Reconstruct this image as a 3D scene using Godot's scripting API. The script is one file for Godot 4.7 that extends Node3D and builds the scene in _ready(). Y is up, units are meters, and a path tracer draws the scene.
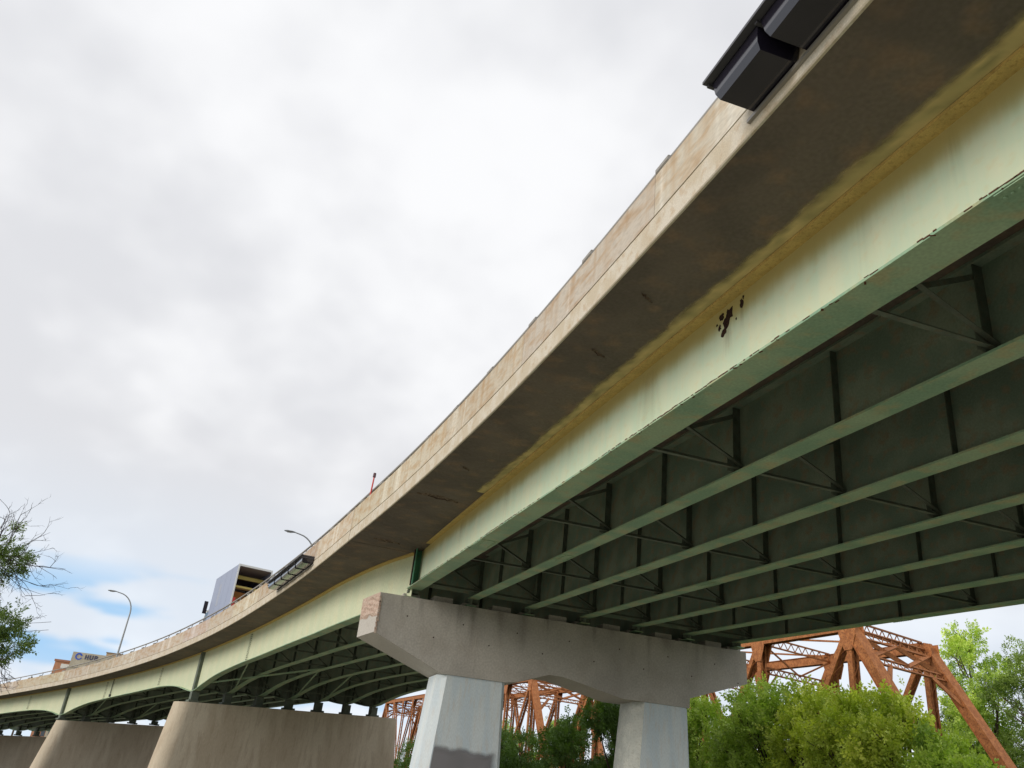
extends Node3D
# A curved steel girder road bridge seen from below its inner edge, with a rust-red railway truss bridge and bushes behind it.
# F(u, v, h): metres along the first span, across it, and above the eye, in the bridge's own slightly climbing axes.
const GRADE = 0.045379
const EYE = 1.7
const KU = [-30.0, -12.0, 0.0, 8.0, 16.0, 24.0, 32.0, 40.0, 48.0, 56.0, 64.0, 74.0, 84.0, 96.0, 110.0, 125.0, 142.0]
const KV = [4.25, 4.30, 4.36, 4.48, 4.41, 4.05, 3.40, 2.44, 1.16, -0.44, -2.45, -5.54, -9.31, -14.65, -22.01, -30.6, -41.5]
const KH = [7.04, 7.04, 7.04, 7.04, 7.04, 7.03, 6.94, 6.56, 6.08, 5.50, 4.83, 3.90, 2.92, 1.70, 0.20, -1.42, -3.20]
const DU = [28.0, 31.0, 34.0, 40.0, 47.0, 53.0, 58.0, 61.5, 64.0, 66.2, 68.0, 70.0, 72.0, 74.0, 77.0, 84.0, 90.0, 94.0, 97.0, 100.3, 103.0, 105.5, 109.0, 116.0, 123.0, 128.0, 133.0, 137.0, 142.0]
const DD = [1.62, 1.72, 2.00, 2.10, 2.02, 2.00, 2.00, 2.10, 2.28, 2.60, 2.88, 2.60, 2.22, 1.98, 1.80, 1.76, 1.80, 1.92, 2.22, 2.72, 2.25, 1.95, 1.78, 1.75, 1.85, 2.2, 2.75, 2.2, 1.9]
const OU = [29.5, 31.5, 34.0, 37.0, 41.0, 200.0]
const OO = [2.92, 2.88, 2.45, 2.12, 1.92, 1.88]
const PAR0 = 0.42
const WIDTH = 18.8
var rng = RandomNumberGenerator.new()
var M = {}
var taken = {}

# ---------------------------------------------------------------- mesh building
class MB:
	var v = PackedVector3Array()
	var n = PackedVector3Array()
	var t = PackedVector2Array()
	var c = PackedColorArray()
	var col = Color(1, 1, 1)
	func tri(a, b, d, hint, ua = Vector2.ZERO, ub = Vector2.ZERO, ud = Vector2.ZERO):
		var nn = (b - a).cross(d - a)
		if nn.length_squared() < 1e-16:
			return
		nn = nn.normalized()
		if nn.dot(hint) < 0:
			nn = -nn
			v.append_array([a, b, d]); t.append_array([ua, ub, ud])
		else:
			v.append_array([a, d, b]); t.append_array([ua, ud, ub])
		n.append_array([nn, nn, nn]); c.append_array([col, col, col])
	func quad(a, b, d, e, hint, ua = Vector2.ZERO, ub = Vector2.ZERO, ud = Vector2.ZERO, ue = Vector2.ZERO):
		tri(a, b, d, hint, ua, ub, ud)
		tri(a, d, e, hint, ua, ud, ue)
	func stri(a, b, d, na, nb, nd, ua = Vector2.ZERO, ub = Vector2.ZERO, ud = Vector2.ZERO):
		var nn = (b - a).cross(d - a)
		if nn.dot(na + nb + nd) < 0:
			v.append_array([a, b, d]); n.append_array([na, nb, nd]); t.append_array([ua, ub, ud])
		else:
			v.append_array([a, d, b]); n.append_array([na, nd, nb]); t.append_array([ua, ud, ub])
		c.append_array([col, col, col])
	# a quad with a colour (and opacity) at each corner
	func cquad(p, cols, hint):
		var at = v.size()
		quad(p[0], p[1], p[2], p[3], hint)
		for i in range(at, v.size()):
			for k in 4:
				if v[i].is_equal_approx(p[k]):
					c[i] = cols[k]
	# rings of the same convex outline, joined; u runs along, v round the outline
	func loft(rings, capped = true, along = []):
		var m = rings[0].size()
		var per = [0.0]
		for j in m:
			per.append(per[j] + rings[0][j].distance_to(rings[0][(j + 1) % m]))
		var dist = 0.0
		for i in rings.size() - 1:
			var ca = mid(rings[i]); var cb = mid(rings[i + 1])
			var d2 = dist + ca.distance_to(cb)
			if along.size():
				dist = along[i]; d2 = along[i + 1]
			for j in m:
				var k = (j + 1) % m
				var a = rings[i][j]; var b = rings[i][k]; var e = rings[i + 1][k]; var f = rings[i + 1][j]
				quad(a, b, e, f, (a + b + e + f) / 4 - (ca + cb) / 2, Vector2(dist, per[j]), Vector2(dist, per[j + 1]), Vector2(d2, per[j + 1]), Vector2(d2, per[j]))
			dist = d2
		if capped:
			for e in [0, rings.size() - 1]:
				var ce = mid(rings[e]); var o = mid(rings[1 if e == 0 else e - 1])
				for j in m:
					tri(ce, rings[e][j], rings[e][(j + 1) % m], ce - o)
	func mid(r):
		var s = Vector3.ZERO
		for p in r:
			s += p
		return s / r.size()
	func box(a, b):
		frame((a + b) / 2, Basis(), (b - a) / 2)
	# a box of half sizes e in the axes of basis
	func frame(o, basis, e, bevel = 0.0):
		var x = basis.x; var y = basis.y; var z = basis.z
		var r0 = []; var r1 = []
		if bevel > 0:
			var q = [[-1, -1, 1, 0], [1, -1, -1, 0], [1, -1, 0, 1], [1, 1, 0, -1], [1, 1, -1, 0], [-1, 1, 1, 0], [-1, 1, 0, -1], [-1, -1, 0, 1]]
			for p in q:
				var s = x * (p[0] * e.x + p[2] * bevel) + y * (p[1] * e.y + p[3] * bevel)
				r0.append(o + s - z * e.z); r1.append(o + s + z * e.z)
		else:
			for p in [[-1, -1], [1, -1], [1, 1], [-1, 1]]:
				var s = x * p[0] * e.x + y * p[1] * e.y
				r0.append(o + s - z * e.z); r1.append(o + s + z * e.z)
		loft([r0, r1])
	# a bar of w by t from a to b; 'side' roughly the direction of w
	func bar(a, b, w, t2, side = Vector3.UP):
		var z = (b - a).normalized()
		if absf(z.dot(side)) > 0.98:
			side = Vector3.RIGHT if absf(z.x) < 0.9 else Vector3.FORWARD
		var y = z.cross(side).normalized()
		var x = y.cross(z).normalized()
		frame((a + b) / 2, Basis(x, y, z), Vector3(w / 2, t2 / 2, a.distance_to(b) / 2))
	func tube(pts, radii, sides = 8, capped = true):
		var rings = []; var norms = []
		var up = Vector3(0.31, 0.83, 0.46).normalized()
		for i in pts.size():
			var d = (pts[mini(i + 1, pts.size() - 1)] - pts[maxi(i - 1, 0)]).normalized()
			var x = d.cross(up)
			if x.length() < 0.05:
				x = d.cross(Vector3.RIGHT)
			x = x.normalized()
			var y = d.cross(x).normalized()
			var r = []; var nr = []
			for j in sides:
				var a = TAU * j / sides
				var q = x * cos(a) + y * sin(a)
				r.append(pts[i] + q * radii[i]); nr.append(q)
			rings.append(r); norms.append(nr)
		for i in rings.size() - 1:
			for j in sides:
				var k = (j + 1) % sides
				stri(rings[i][j], rings[i][k], rings[i + 1][k], norms[i][j], norms[i][k], norms[i + 1][k], Vector2(i, float(j) / sides), Vector2(i, float(j + 1) / sides), Vector2(i + 1, float(j + 1) / sides))
				stri(rings[i][j], rings[i + 1][k], rings[i + 1][j], norms[i][j], norms[i + 1][k], norms[i + 1][j], Vector2(i, float(j) / sides), Vector2(i + 1, float(j + 1) / sides), Vector2(i + 1, float(j) / sides))
		if capped:
			for e in [0, rings.size() - 1]:
				var o = pts[1 if e == 0 else e - 1]
				for j in sides:
					tri(pts[e], rings[e][j], rings[e][(j + 1) % sides], pts[e] - o)
	# an outline given as points with depth vectors (front polygon, extruded)
	func prism(poly2, front, back):
		var idx = Geometry2D.triangulate_polygon(PackedVector2Array(poly2))
		var ax = mid(back) - mid(front)
		for i in range(0, idx.size(), 3):
			tri(front[idx[i]], front[idx[i + 1]], front[idx[i + 2]], -ax, poly2[idx[i]], poly2[idx[i + 1]], poly2[idx[i + 2]])
			tri(back[idx[i]], back[idx[i + 1]], back[idx[i + 2]], ax, poly2[idx[i]], poly2[idx[i + 1]], poly2[idx[i + 2]])
		var cw = 0.0
		for i in poly2.size():
			var p = poly2[i]; var q = poly2[(i + 1) % poly2.size()]
			cw += p.x * q.y - q.x * p.y
		for i in poly2.size():
			var k = (i + 1) % poly2.size()
			var a = front[i]; var b = front[k]
			var hint = (b - a).cross(ax) * (1.0 if cw > 0 else -1.0)
			# the outward side of the edge, whatever the handedness of the front
			var e2 = poly2[k] - poly2[i]
			var out2 = Vector2(e2.y, -e2.x) * (1.0 if cw > 0 else -1.0)
			var p0 = (poly2[i] + poly2[k]) / 2
			var probe = p0 + out2.normalized() * 0.01
			var inside = Geometry2D.is_point_in_polygon(probe, PackedVector2Array(poly2))
			if inside:
				hint = -hint
			quad(a, b, back[k], back[i], hint, poly2[i], poly2[k], poly2[k], poly2[i])

func numbered(called):
	if not taken.has(called):
		taken[called] = 0
		return called
	taken[called] += 1
	return "%s_%03d" % [called, taken[called]]

func thing(called, label, category, at = Vector3.ZERO, group = ""):
	var o = Node3D.new()
	o.name = numbered(called)
	add_child(o)
	o.position = at
	tag(o, label, category, group)
	return o

func tag(o, label, category, group = ""):
	o.set_meta("label", label)
	o.set_meta("category", category)
	if group:
		o.set_meta("group", group)
	return o

func origin(p):
	var s = Vector3.ZERO
	while p != null and p != self:
		s += p.position
		p = p.get_parent()
	return s

# commits a builder whose points are in the world as one mesh under parent; part names may repeat
func put(mb, called, mat, parent, local = false):
	var shift = Vector3.ZERO if local else origin(parent)
	var v = mb.v
	if shift != Vector3.ZERO:
		v = PackedVector3Array()
		v.resize(mb.v.size())
		for i in mb.v.size():
			v[i] = mb.v[i] - shift
	var arr = []
	arr.resize(Mesh.ARRAY_MAX)
	arr[Mesh.ARRAY_VERTEX] = v
	arr[Mesh.ARRAY_NORMAL] = mb.n
	arr[Mesh.ARRAY_TEX_UV] = mb.t
	arr[Mesh.ARRAY_COLOR] = mb.c
	var me = ArrayMesh.new()
	me.add_surface_from_arrays(Mesh.PRIMITIVE_TRIANGLES, arr)
	var o = MeshInstance3D.new()
	o.mesh = me
	o.material_override = mat
	o.name = numbered(called) if parent == self else called
	parent.add_child(o, true)
	if parent != self and String(o.name) != called:
		o.name = fix(parent, called, o)
	return o

func fix(parent, called, me):
	var k = 1
	while parent.has_node(NodePath("%s_%03d" % [called, k])) and parent.get_node(NodePath("%s_%03d" % [called, k])) != me:
		k += 1
	return "%s_%03d" % [called, k]

func again(o, called, parent):
	var c = o.duplicate()
	c.name = called
	parent.add_child(c, true)
	if String(c.name) != called:
		c.name = fix(parent, called, c)
	return c

func copy_thing(o, called, label, at, turn_y = 0.0):
	var c = o.duplicate()
	c.name = numbered(called)
	add_child(c)
	c.position = at
	c.rotation.y = turn_y
	c.set_meta("label", label)
	return c

# ---------------------------------------------------------------- the bridge's axes
func F(u, v, h):
	var c = cos(GRADE); var s = sin(GRADE)
	return Vector3(v, EYE + h * c + u * s, -(u * c - h * s))

func herm(K, Y, u):
	var n = K.size()
	if u <= K[0]:
		return Y[0] + (u - K[0]) * (Y[1] - Y[0]) / (K[1] - K[0])
	if u >= K[n - 1]:
		return Y[n - 1] + (u - K[n - 1]) * (Y[n - 1] - Y[n - 2]) / (K[n - 1] - K[n - 2])
	var i = 0
	while K[i + 1] < u:
		i += 1
	var h = K[i + 1] - K[i]
	var t = (u - K[i]) / h
	var m0 = (Y[i + 1] - Y[maxi(i - 1, 0)]) / (K[i + 1] - K[maxi(i - 1, 0)])
	var m1 = (Y[mini(i + 2, n - 1)] - Y[i]) / (K[mini(i + 2, n - 1)] - K[i])
	return (2 * t * t * t - 3 * t * t + 1) * Y[i] + (t * t * t - 2 * t * t + t) * h * m0 + (-2 * t * t * t + 3 * t * t) * Y[i + 1] + (t * t * t - t * t) * h * m1

func bank(u):
	return 0.04 * smoothstep(32.0, 62.0, u)

# a point of the deck: 'off' metres in from its left edge, 'up' metres above the soffit there
func D(u, off, up):
	var v = herm(KU, KV, u)
	var sl = (herm(KU, KV, u + 0.5) - herm(KU, KV, u - 0.5))
	var l = sqrt(1 + sl * sl)
	return F(u - sl / l * off, v + off / l, herm(KU, KH, u) + bank(u) * off + up)

func steps(a, b, d):
	var n = maxi(1, int(ceil((b - a) / d)))
	var r = []
	for i in n + 1:
		r.append(a + (b - a) * i / n)
	return r

# sweeps an outline of (off, up) along the deck
func swept(mb, us, outline):
	var rings = []
	for u in us:
		var r = []
		for p in outline:
			r.append(D(u, p.x, p.y))
		rings.append(r)
	mb.loft(rings, true, us)

# ---------------------------------------------------------------- textures and materials
func noise(seed, freq, oct = 4, kind = FastNoiseLite.TYPE_SIMPLEX_SMOOTH):
	var n = FastNoiseLite.new()
	n.seed = seed
	n.noise_type = kind
	n.frequency = freq
	n.fractal_type = FastNoiseLite.FRACTAL_FBM
	n.fractal_octaves = oct
	return n

func grey(seed, freq, size, oct = 4):
	var im = noise(seed, freq, oct).get_seamless_image(size, size)
	im.convert(Image.FORMAT_L8)
	return im.get_data()

# mottled colour: coarse and fine noise between three colours, with specks
func mottle(seed, a, b, c, size = 512, f1 = 0.008, f2 = 0.05, specks = 0.0, third = 0.7):
	var d1 = grey(seed, f1, size); var d2 = grey(seed + 1, f2, size); var d3 = grey(seed + 2, 0.2, size, 2)
	var out = PackedByteArray()
	out.resize(size * size * 3)
	for i in size * size:
		var t = smoothstep(0.25, 0.75, d1[i] / 255.0)
		var k = a.lerp(b, t)
		k = k.lerp(c, smoothstep(0.5, 0.9, d2[i] / 255.0) * third)
		var g = 0.93 + 0.14 * d3[i] / 255.0
		if specks > 0 and d3[i] > 255 * (1.0 - specks):
			g *= 0.6
		out[i * 3] = clampi(int(k.r * g * 255), 0, 255)
		out[i * 3 + 1] = clampi(int(k.g * g * 255), 0, 255)
		out[i * 3 + 2] = clampi(int(k.b * g * 255), 0, 255)
	var im = Image.create_from_data(size, size, false, Image.FORMAT_RGB8, out)
	im.generate_mipmaps()
	return ImageTexture.create_from_image(im)

func bumps(seed, freq, strength, size = 512):
	var im = noise(seed, freq, 5).get_seamless_image(size, size)
	im.convert(Image.FORMAT_RGBA8)
	im.bump_map_to_normal_map(strength)
	return ImageTexture.create_from_image(im)

func tri_mat(tex, scale, rough, norm = null, nscale = 0.5):
	var m = StandardMaterial3D.new()
	m.albedo_texture = tex
	m.uv1_triplanar = true
	m.uv1_world_triplanar = true
	m.uv1_scale = Vector3(scale, scale, scale)
	m.roughness = rough
	m.metallic_specular = 0.35
	if norm:
		m.normal_enabled = true
		m.normal_texture = norm
		m.normal_scale = nscale
	return m

func plain(c, rough = 0.6, metal = 0.0):
	var m = StandardMaterial3D.new()
	m.albedo_color = c
	m.roughness = rough
	m.metallic = metal
	return m

# drip streaks hanging from the top edge; x runs along (repeats), y down the face
func streaks(seed, base, pale, stain, dark, w, h, amount):
	var r = RandomNumberGenerator.new()
	r.seed = seed
	var st = PackedFloat32Array(); var pl = PackedFloat32Array(); var ln = PackedFloat32Array()
	st.resize(w); pl.resize(w); ln.resize(w)
	for k in int(amount * w / 10):
		var x = r.randi() % w; var wd = r.randi_range(1, 7); var s = r.randf() * r.randf(); var l = r.randf_range(0.3, 1.3)
		for i in range(-wd, wd + 1):
			var q = posmod(x + i, w)
			var g = s * (1.0 - absf(i) / (wd + 1.0))
			if g > st[q]:
				st[q] = g
				ln[q] = l
	for k in int(w / 80.0):
		var x = r.randi() % w; var wd = r.randi_range(2, 13); var s = r.randf_range(0.3, 0.95)
		for i in range(-wd, wd + 1):
			pl[posmod(x + i, w)] = maxf(pl[posmod(x + i, w)], s * (1.0 - absf(i) / (wd + 1.0)))
	var d1 = noise(seed + 3, 0.02, 4).get_seamless_image(w, h); d1.convert(Image.FORMAT_L8); d1 = d1.get_data()
	var d2 = noise(seed + 4, 0.09, 3).get_seamless_image(w, h); d2.convert(Image.FORMAT_L8); d2 = d2.get_data()
	var out = PackedByteArray()
	out.resize(w * h * 3)
	for y in h:
		var ty = float(y) / h
		for x in w:
			var i = y * w + x
			var a = d1[i] / 255.0; var b = d2[i] / 255.0
			var k = base.lerp(stain, clampf((a - 0.42) * 1.9, 0, 1) * 0.75)
			var fall = clampf(1.0 - ty / maxf(ln[x], 0.01), 0, 1)
			k = k.lerp(stain, clampf(st[x] * 1.5, 0, 1) * sqrt(fall) * (0.4 + 0.6 * b))
			k = k.lerp(dark, clampf((b - 0.62) * 3, 0, 1) * 0.35)
			k = k.lerp(pale, pl[x] * (0.5 + 0.5 * b))
			var g = 0.92 + 0.16 * b
			out[i * 3] = clampi(int(k.r * g * 255), 0, 255)
			out[i * 3 + 1] = clampi(int(k.g * g * 255), 0, 255)
			out[i * 3 + 2] = clampi(int(k.b * g * 255), 0, 255)
	var im = Image.create_from_data(w, h, false, Image.FORMAT_RGB8, out)
	im.generate_mipmaps()
	return ImageTexture.create_from_image(im)

# paint on the outer web: faint runs, a ragged yellow-olive top band, part stain, part painted overhang shade
func web_tex(seed):
	var w = 2048; var h = 128
	var d1 = noise(seed, 0.012, 4).get_seamless_image(w, h); d1.convert(Image.FORMAT_L8); d1 = d1.get_data()
	var d2 = noise(seed + 1, 0.05, 4).get_seamless_image(w, h); d2.convert(Image.FORMAT_L8); d2 = d2.get_data()
	var r = RandomNumberGenerator.new(); r.seed = seed
	var run = PackedFloat32Array(); run.resize(w)
	var v = 0.0
	for x in w:
		v = v * 0.93 + r.randfn() * 0.04
		run[x] = v
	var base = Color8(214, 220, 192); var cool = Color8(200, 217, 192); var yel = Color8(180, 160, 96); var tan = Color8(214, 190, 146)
	var out = PackedByteArray(); out.resize(w * h * 3)
	for y in h:
		var t = float(y) / h
		for x in w:
			var i = y * w + x
			var a = d1[i] / 255.0; var b = d2[i] / 255.0
			var k = base.lerp(cool, clampf(0.5 + run[x] * 1.6 + (a - 0.5), 0, 1))
			k = k.lerp(tan, clampf((b - 0.6) * 2.0, 0, 1) * 0.35)
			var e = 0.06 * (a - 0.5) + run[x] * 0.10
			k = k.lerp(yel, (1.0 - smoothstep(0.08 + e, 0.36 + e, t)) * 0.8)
			out[i * 3] = int(k.r * 255); out[i * 3 + 1] = int(k.g * 255); out[i * 3 + 2] = int(k.b * 255)
	var im = Image.create_from_data(w, h, false, Image.FORMAT_RGB8, out)
	im.generate_mipmaps()
	return ImageTexture.create_from_image(im)

func uv_mat(tex, su, sv, rough, offset_v = 0.0):
	var m = StandardMaterial3D.new()
	m.albedo_texture = tex
	m.uv1_scale = Vector3(su, sv, 1)
	m.uv1_offset = Vector3(0, offset_v, 0)
	m.roughness = rough
	m.metallic_specular = 0.3
	return m

func film(rough):
	# thin paint or stain over a surface, feathered by the opacity of its corners
	var m = StandardMaterial3D.new()
	m.vertex_color_use_as_albedo = true
	m.transparency = BaseMaterial3D.TRANSPARENCY_ALPHA
	m.roughness = rough
	m.metallic_specular = 0.2
	return m

func make_materials():
	var cn = bumps(11, 0.05, 4.0)
	var fine = bumps(12, 0.02, 2.0)
	M.parapet = uv_mat(streaks(5, Color8(202, 194, 181), Color8(230, 227, 220), Color8(178, 148, 116), Color8(132, 122, 110), 2048, 128, 1.9), 1 / 46.0, 1.0, 0.9)
	M.parapet.vertex_color_use_as_albedo = true
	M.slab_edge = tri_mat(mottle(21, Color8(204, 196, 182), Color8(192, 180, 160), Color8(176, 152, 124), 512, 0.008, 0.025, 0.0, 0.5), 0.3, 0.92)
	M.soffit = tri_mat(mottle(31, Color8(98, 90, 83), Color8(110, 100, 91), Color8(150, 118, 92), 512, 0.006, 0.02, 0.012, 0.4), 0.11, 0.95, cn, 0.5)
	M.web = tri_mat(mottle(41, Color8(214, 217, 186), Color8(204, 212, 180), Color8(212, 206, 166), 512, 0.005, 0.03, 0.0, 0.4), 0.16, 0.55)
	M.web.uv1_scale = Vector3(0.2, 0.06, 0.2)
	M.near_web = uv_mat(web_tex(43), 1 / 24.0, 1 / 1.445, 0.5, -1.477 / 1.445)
	M.yellow = tri_mat(mottle(44, Color8(206, 178, 112), Color8(194, 168, 106), Color8(168, 138, 84), 512, 0.012, 0.06), 0.4, 0.8, fine, 0.2)
	M.flange = tri_mat(mottle(51, Color8(166, 190, 158), Color8(140, 174, 146), Color8(186, 178, 138), 512, 0.008, 0.02, 0.01), 0.16, 0.55, fine, 0.12)
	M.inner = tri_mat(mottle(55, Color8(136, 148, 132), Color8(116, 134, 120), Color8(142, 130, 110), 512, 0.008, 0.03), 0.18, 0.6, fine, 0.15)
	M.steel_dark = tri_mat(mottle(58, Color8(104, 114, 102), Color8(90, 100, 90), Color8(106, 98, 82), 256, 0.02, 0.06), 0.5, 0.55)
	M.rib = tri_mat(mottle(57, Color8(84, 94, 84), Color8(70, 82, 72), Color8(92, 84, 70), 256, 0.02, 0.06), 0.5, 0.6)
	M.stiffener = tri_mat(mottle(59, Color8(76, 136, 106), Color8(64, 120, 94), Color8(92, 104, 76), 256, 0.01, 0.05), 0.4, 0.5)
	M.rust = tri_mat(mottle(61, Color8(52, 34, 28), Color8(38, 24, 22), Color8(92, 52, 34), 256, 0.03, 0.08), 1.5, 0.95)
	M.cap = tri_mat(mottle(71, Color8(186, 181, 174), Color8(172, 167, 161), Color8(160, 150, 140), 512, 0.005, 0.015, 0.002, 0.25), 0.10, 0.92, cn, 0.07)
	M.spall = tri_mat(mottle(74, Color8(184, 158, 144), Color8(206, 190, 176), Color8(120, 84, 68), 256, 0.03, 0.09, 0.05), 0.8, 0.97, cn, 1.0)
	M.spall_dark = tri_mat(mottle(76, Color8(86, 72, 62), Color8(128, 112, 98), Color8(54, 42, 36), 256, 0.03, 0.09, 0.05), 0.8, 0.97, cn, 0.8)
	M.column = tri_mat(mottle(81, Color8(216, 224, 228), Color8(204, 216, 224), Color8(208, 206, 202), 512, 0.006, 0.02, 0.004, 0.5), 0.2, 0.7)
	M.column.uv1_scale = Vector3(0.5, 0.07, 0.5)
	M.column_raw = tri_mat(mottle(84, Color8(206, 208, 202), Color8(190, 194, 190), Color8(168, 168, 160), 512, 0.008, 0.05, 0.03), 0.35, 0.9, cn, 0.5)
	M.repaint = tri_mat(mottle(87, Color8(146, 142, 148), Color8(136, 136, 144), Color8(154, 150, 150), 256, 0.01, 0.04), 0.3, 0.7)
	M.pier = tri_mat(mottle(91, Color8(208, 196, 176), Color8(192, 178, 157), Color8(168, 150, 130), 512, 0.006, 0.025, 0.01, 0.5), 0.12, 0.95)
	M.pier.uv1_scale = Vector3(0.22, 0.035, 0.22)
	M.asphalt = tri_mat(mottle(95, Color8(60, 60, 62), Color8(70, 70, 70), Color8(52, 52, 52), 256), 0.3, 0.95)
	M.truss = tri_mat(mottle(101, Color8(184, 122, 76), Color8(160, 102, 62), Color8(102, 64, 46), 512, 0.014, 0.05, 0.02), 0.3, 0.7, fine, 0.2)
	M.truss_dark = tri_mat(mottle(104, Color8(120, 64, 44), Color8(104, 58, 42), Color8(86, 50, 40), 256, 0.01, 0.05), 0.4, 0.8)
	M.rail = plain(Color8(150, 146, 140), 0.5, 0.3)
	M.black = plain(Color8(30, 28, 40), 0.12)
	M.black.clearcoat_enabled = true
	M.black.clearcoat = 0.6
	M.black.clearcoat_roughness = 0.08
	M.black_rim = plain(Color8(66, 66, 72), 0.4)
	M.galv = plain(Color8(150, 152, 152), 0.45, 0.6)
	M.lamp_glass = plain(Color8(205, 205, 195), 0.3)
	M.bark = tri_mat(mottle(111, Color8(92, 78, 66), Color8(70, 60, 52), Color8(112, 98, 84), 256, 0.03, 0.08), 1.0, 0.95)
	M.twig = plain(Color8(58, 50, 50), 0.9)
	M.red = plain(Color8(196, 52, 44), 0.5)
	M.white = plain(Color8(222, 222, 218), 0.5)

func leaf_mat(c, back):
	var m = StandardMaterial3D.new()
	m.albedo_color = c
	m.vertex_color_use_as_albedo = true
	m.roughness = 0.55
	m.cull_mode = BaseMaterial3D.CULL_DISABLED
	m.backlight_enabled = true
	m.backlight = back
	return m

# ---------------------------------------------------------------- sky
func make_sky():
	var w = 1536; var h = 768
	var n1 = noise(7, 1.0, 5); var n2 = noise(19, 1.0, 5); var n3 = noise(23, 1.0, 4)
	var im = Image.create(w, h, false, Image.FORMAT_RGBF)
	for y in h:
		var el = PI / 2 - PI * (y + 0.5) / h
		for x in w:
			var az = TAU * (x + 0.5) / w
			var d = Vector3(sin(az) * cos(el), sin(el), -cos(az) * cos(el))
			if el < -0.02:
				im.set_pixel(x, y, Color(0.42, 0.42, 0.41))
				continue
			# clouds on a flat layer overhead: stretched towards the horizon
			var q = d / (maxf(d.y, 0.0) + 0.35)
			var a = n1.get_noise_3d(q.x * 1.5, 3.0, q.z * 1.5)
			var b = n2.get_noise_3d(q.x * 3.4 + 5.0, q.y, q.z * 3.4)
			var e = n3.get_noise_3d(sin(az + 0.10) * cos(el) * 3.6, d.y * 30.0 + 0.35, -cos(az + 0.10) * cos(el) * 3.6)
			var body = 0.52 + 0.9 * a + 0.35 * b + 0.09 * n3.get_noise_3d(q.x * 9.0, 2.0, q.z * 9.0) - 0.34 * smoothstep(0.86, 0.99, d.dot(Vector3(-0.13, 0.36, -0.92).normalized()))
			var white = Color(0.85, 0.855, 0.87)
			var shade = Color(0.665, 0.672, 0.70)
			var c = shade.lerp(white, smoothstep(0.04, 0.82, body))
			# thin, bluer air low down with gaps between the clouds
			var low = 1.0 - smoothstep(0.14, 0.34, el)
			c = c.lerp(Color(0.66, 0.76, 0.88), low * 0.55)
			var gap = smoothstep(0.06, 0.30, e + 0.35 * b) * (1.0 - smoothstep(0.14, 0.21, el)) * smoothstep(0.80, 0.98, cos(az + 0.22))
			c = c.lerp(Color(0.27, 0.53, 0.82), gap * 0.85)
			c = c.lerp(Color(0.80, 0.84, 0.88), (1.0 - smoothstep(0.0, 0.12, el)) * 0.7)
			im.set_pixel(x, y, c)
	var m = PanoramaSkyMaterial.new()
	m.panorama = ImageTexture.create_from_image(im)
	var s = Sky.new()
	s.sky_material = m
	return s

# ---------------------------------------------------------------- bridge
func girder_v(i):
	return 6.37 + 2.5 * i

func g_off(u):
	if u >= OU[4]:
		return OO[4] + (OO[5] - OO[4]) * clampf((u - 41.0) / 10.0, 0, 1)
	return herm(OU, OO, u)

func depth(u):
	return herm(DU, DD, u)

func parapets(root, a, b, off, inward):
	# slab edge strip, concrete panels and the rail on top; inward is +1 on the left edge and -1 on the right
	var us = steps(a, b, 6.1)
	for i in us.size() - 1:
		var p = steps(us[i] + 0.006, us[i + 1] - 0.006, 1.6)
		var rings = []
		var mb = MB.new()
		var tone = rng.randf_range(0.80, 1.0)
		mb.col = Color(tone, tone * rng.randf_range(0.95, 1.0), tone * rng.randf_range(0.88, 1.0))
		for u in p:
			var hp = 1.22 + 0.14 * clampf((u - 8) / 32, 0, 1)
			var r = []
			for q in [[0.0, PAR0 + 0.02], [0.0, hp - 0.03], [0.03, hp], [0.25, hp], [0.28, hp - 0.03], [0.40, PAR0 + 0.02]]:
				r.append(D(u, off + q[0] * inward, q[1]))
			rings.append(r)
		for k in p.size() - 1:
			var hp = 1.0
			for j in 6:
				var l = (j + 1) % 6
				var vv = [1.0, 0.04, 0.0, 0.0, 0.05, 1.0]
				var c0 = mb.mid(rings[k])
				mb.quad(rings[k][j], rings[k][l], rings[k + 1][l], rings[k + 1][j], (rings[k][j] + rings[k][l]) / 2 - c0, Vector2(p[k], vv[j] * 0.96), Vector2(p[k], vv[l] * 0.96), Vector2(p[k + 1], vv[l] * 0.96), Vector2(p[k + 1], vv[j] * 0.96))
		for e in [0, p.size() - 1]:
			var ce = mb.mid(rings[e])
			for j in 6:
				mb.tri(ce, rings[e][j], rings[e][(j + 1) % 6], ce - mb.mid(rings[1 if e == 0 else e - 1]))
		put(mb, "parapet_panel", M.parapet, root)
	# rail and posts
	var rail = MB.new()
	var pts = []; var rad = []
	for u in steps(a, b, 1.5):
		var hp = 1.22 + 0.14 * clampf((u - 8) / 32, 0, 1)
		pts.append(D(u, off + 0.26 * inward, hp + 0.40)); rad.append(0.05)
	rail.tube(pts, rad, 8)
	put(rail, "handrail", M.rail, root)
	for u in steps(a + 1.0, b - 1.0, 2.9):
		var hp = 1.22 + 0.14 * clampf((u - 8) / 32, 0, 1)
		var q = MB.new()
		var lo = D(u, off + 0.20 * inward, hp); var hi = D(u, off + 0.26 * inward, hp + 0.37)
		q.bar(lo, hi, 0.09, 0.05, Vector3.FORWARD)
		var along = (D(u + 0.5, off, hp) - D(u - 0.5, off, hp)).normalized()
		var acr = along.cross(Vector3.UP).normalized()
		q.frame(D(u, off + 0.10 * inward, hp + 0.045), Basis(acr, along.cross(acr).normalized(), along), Vector3(0.11, 0.05, 0.19), 0.02)
		put(q, "rail_post", M.rail, root)

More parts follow.
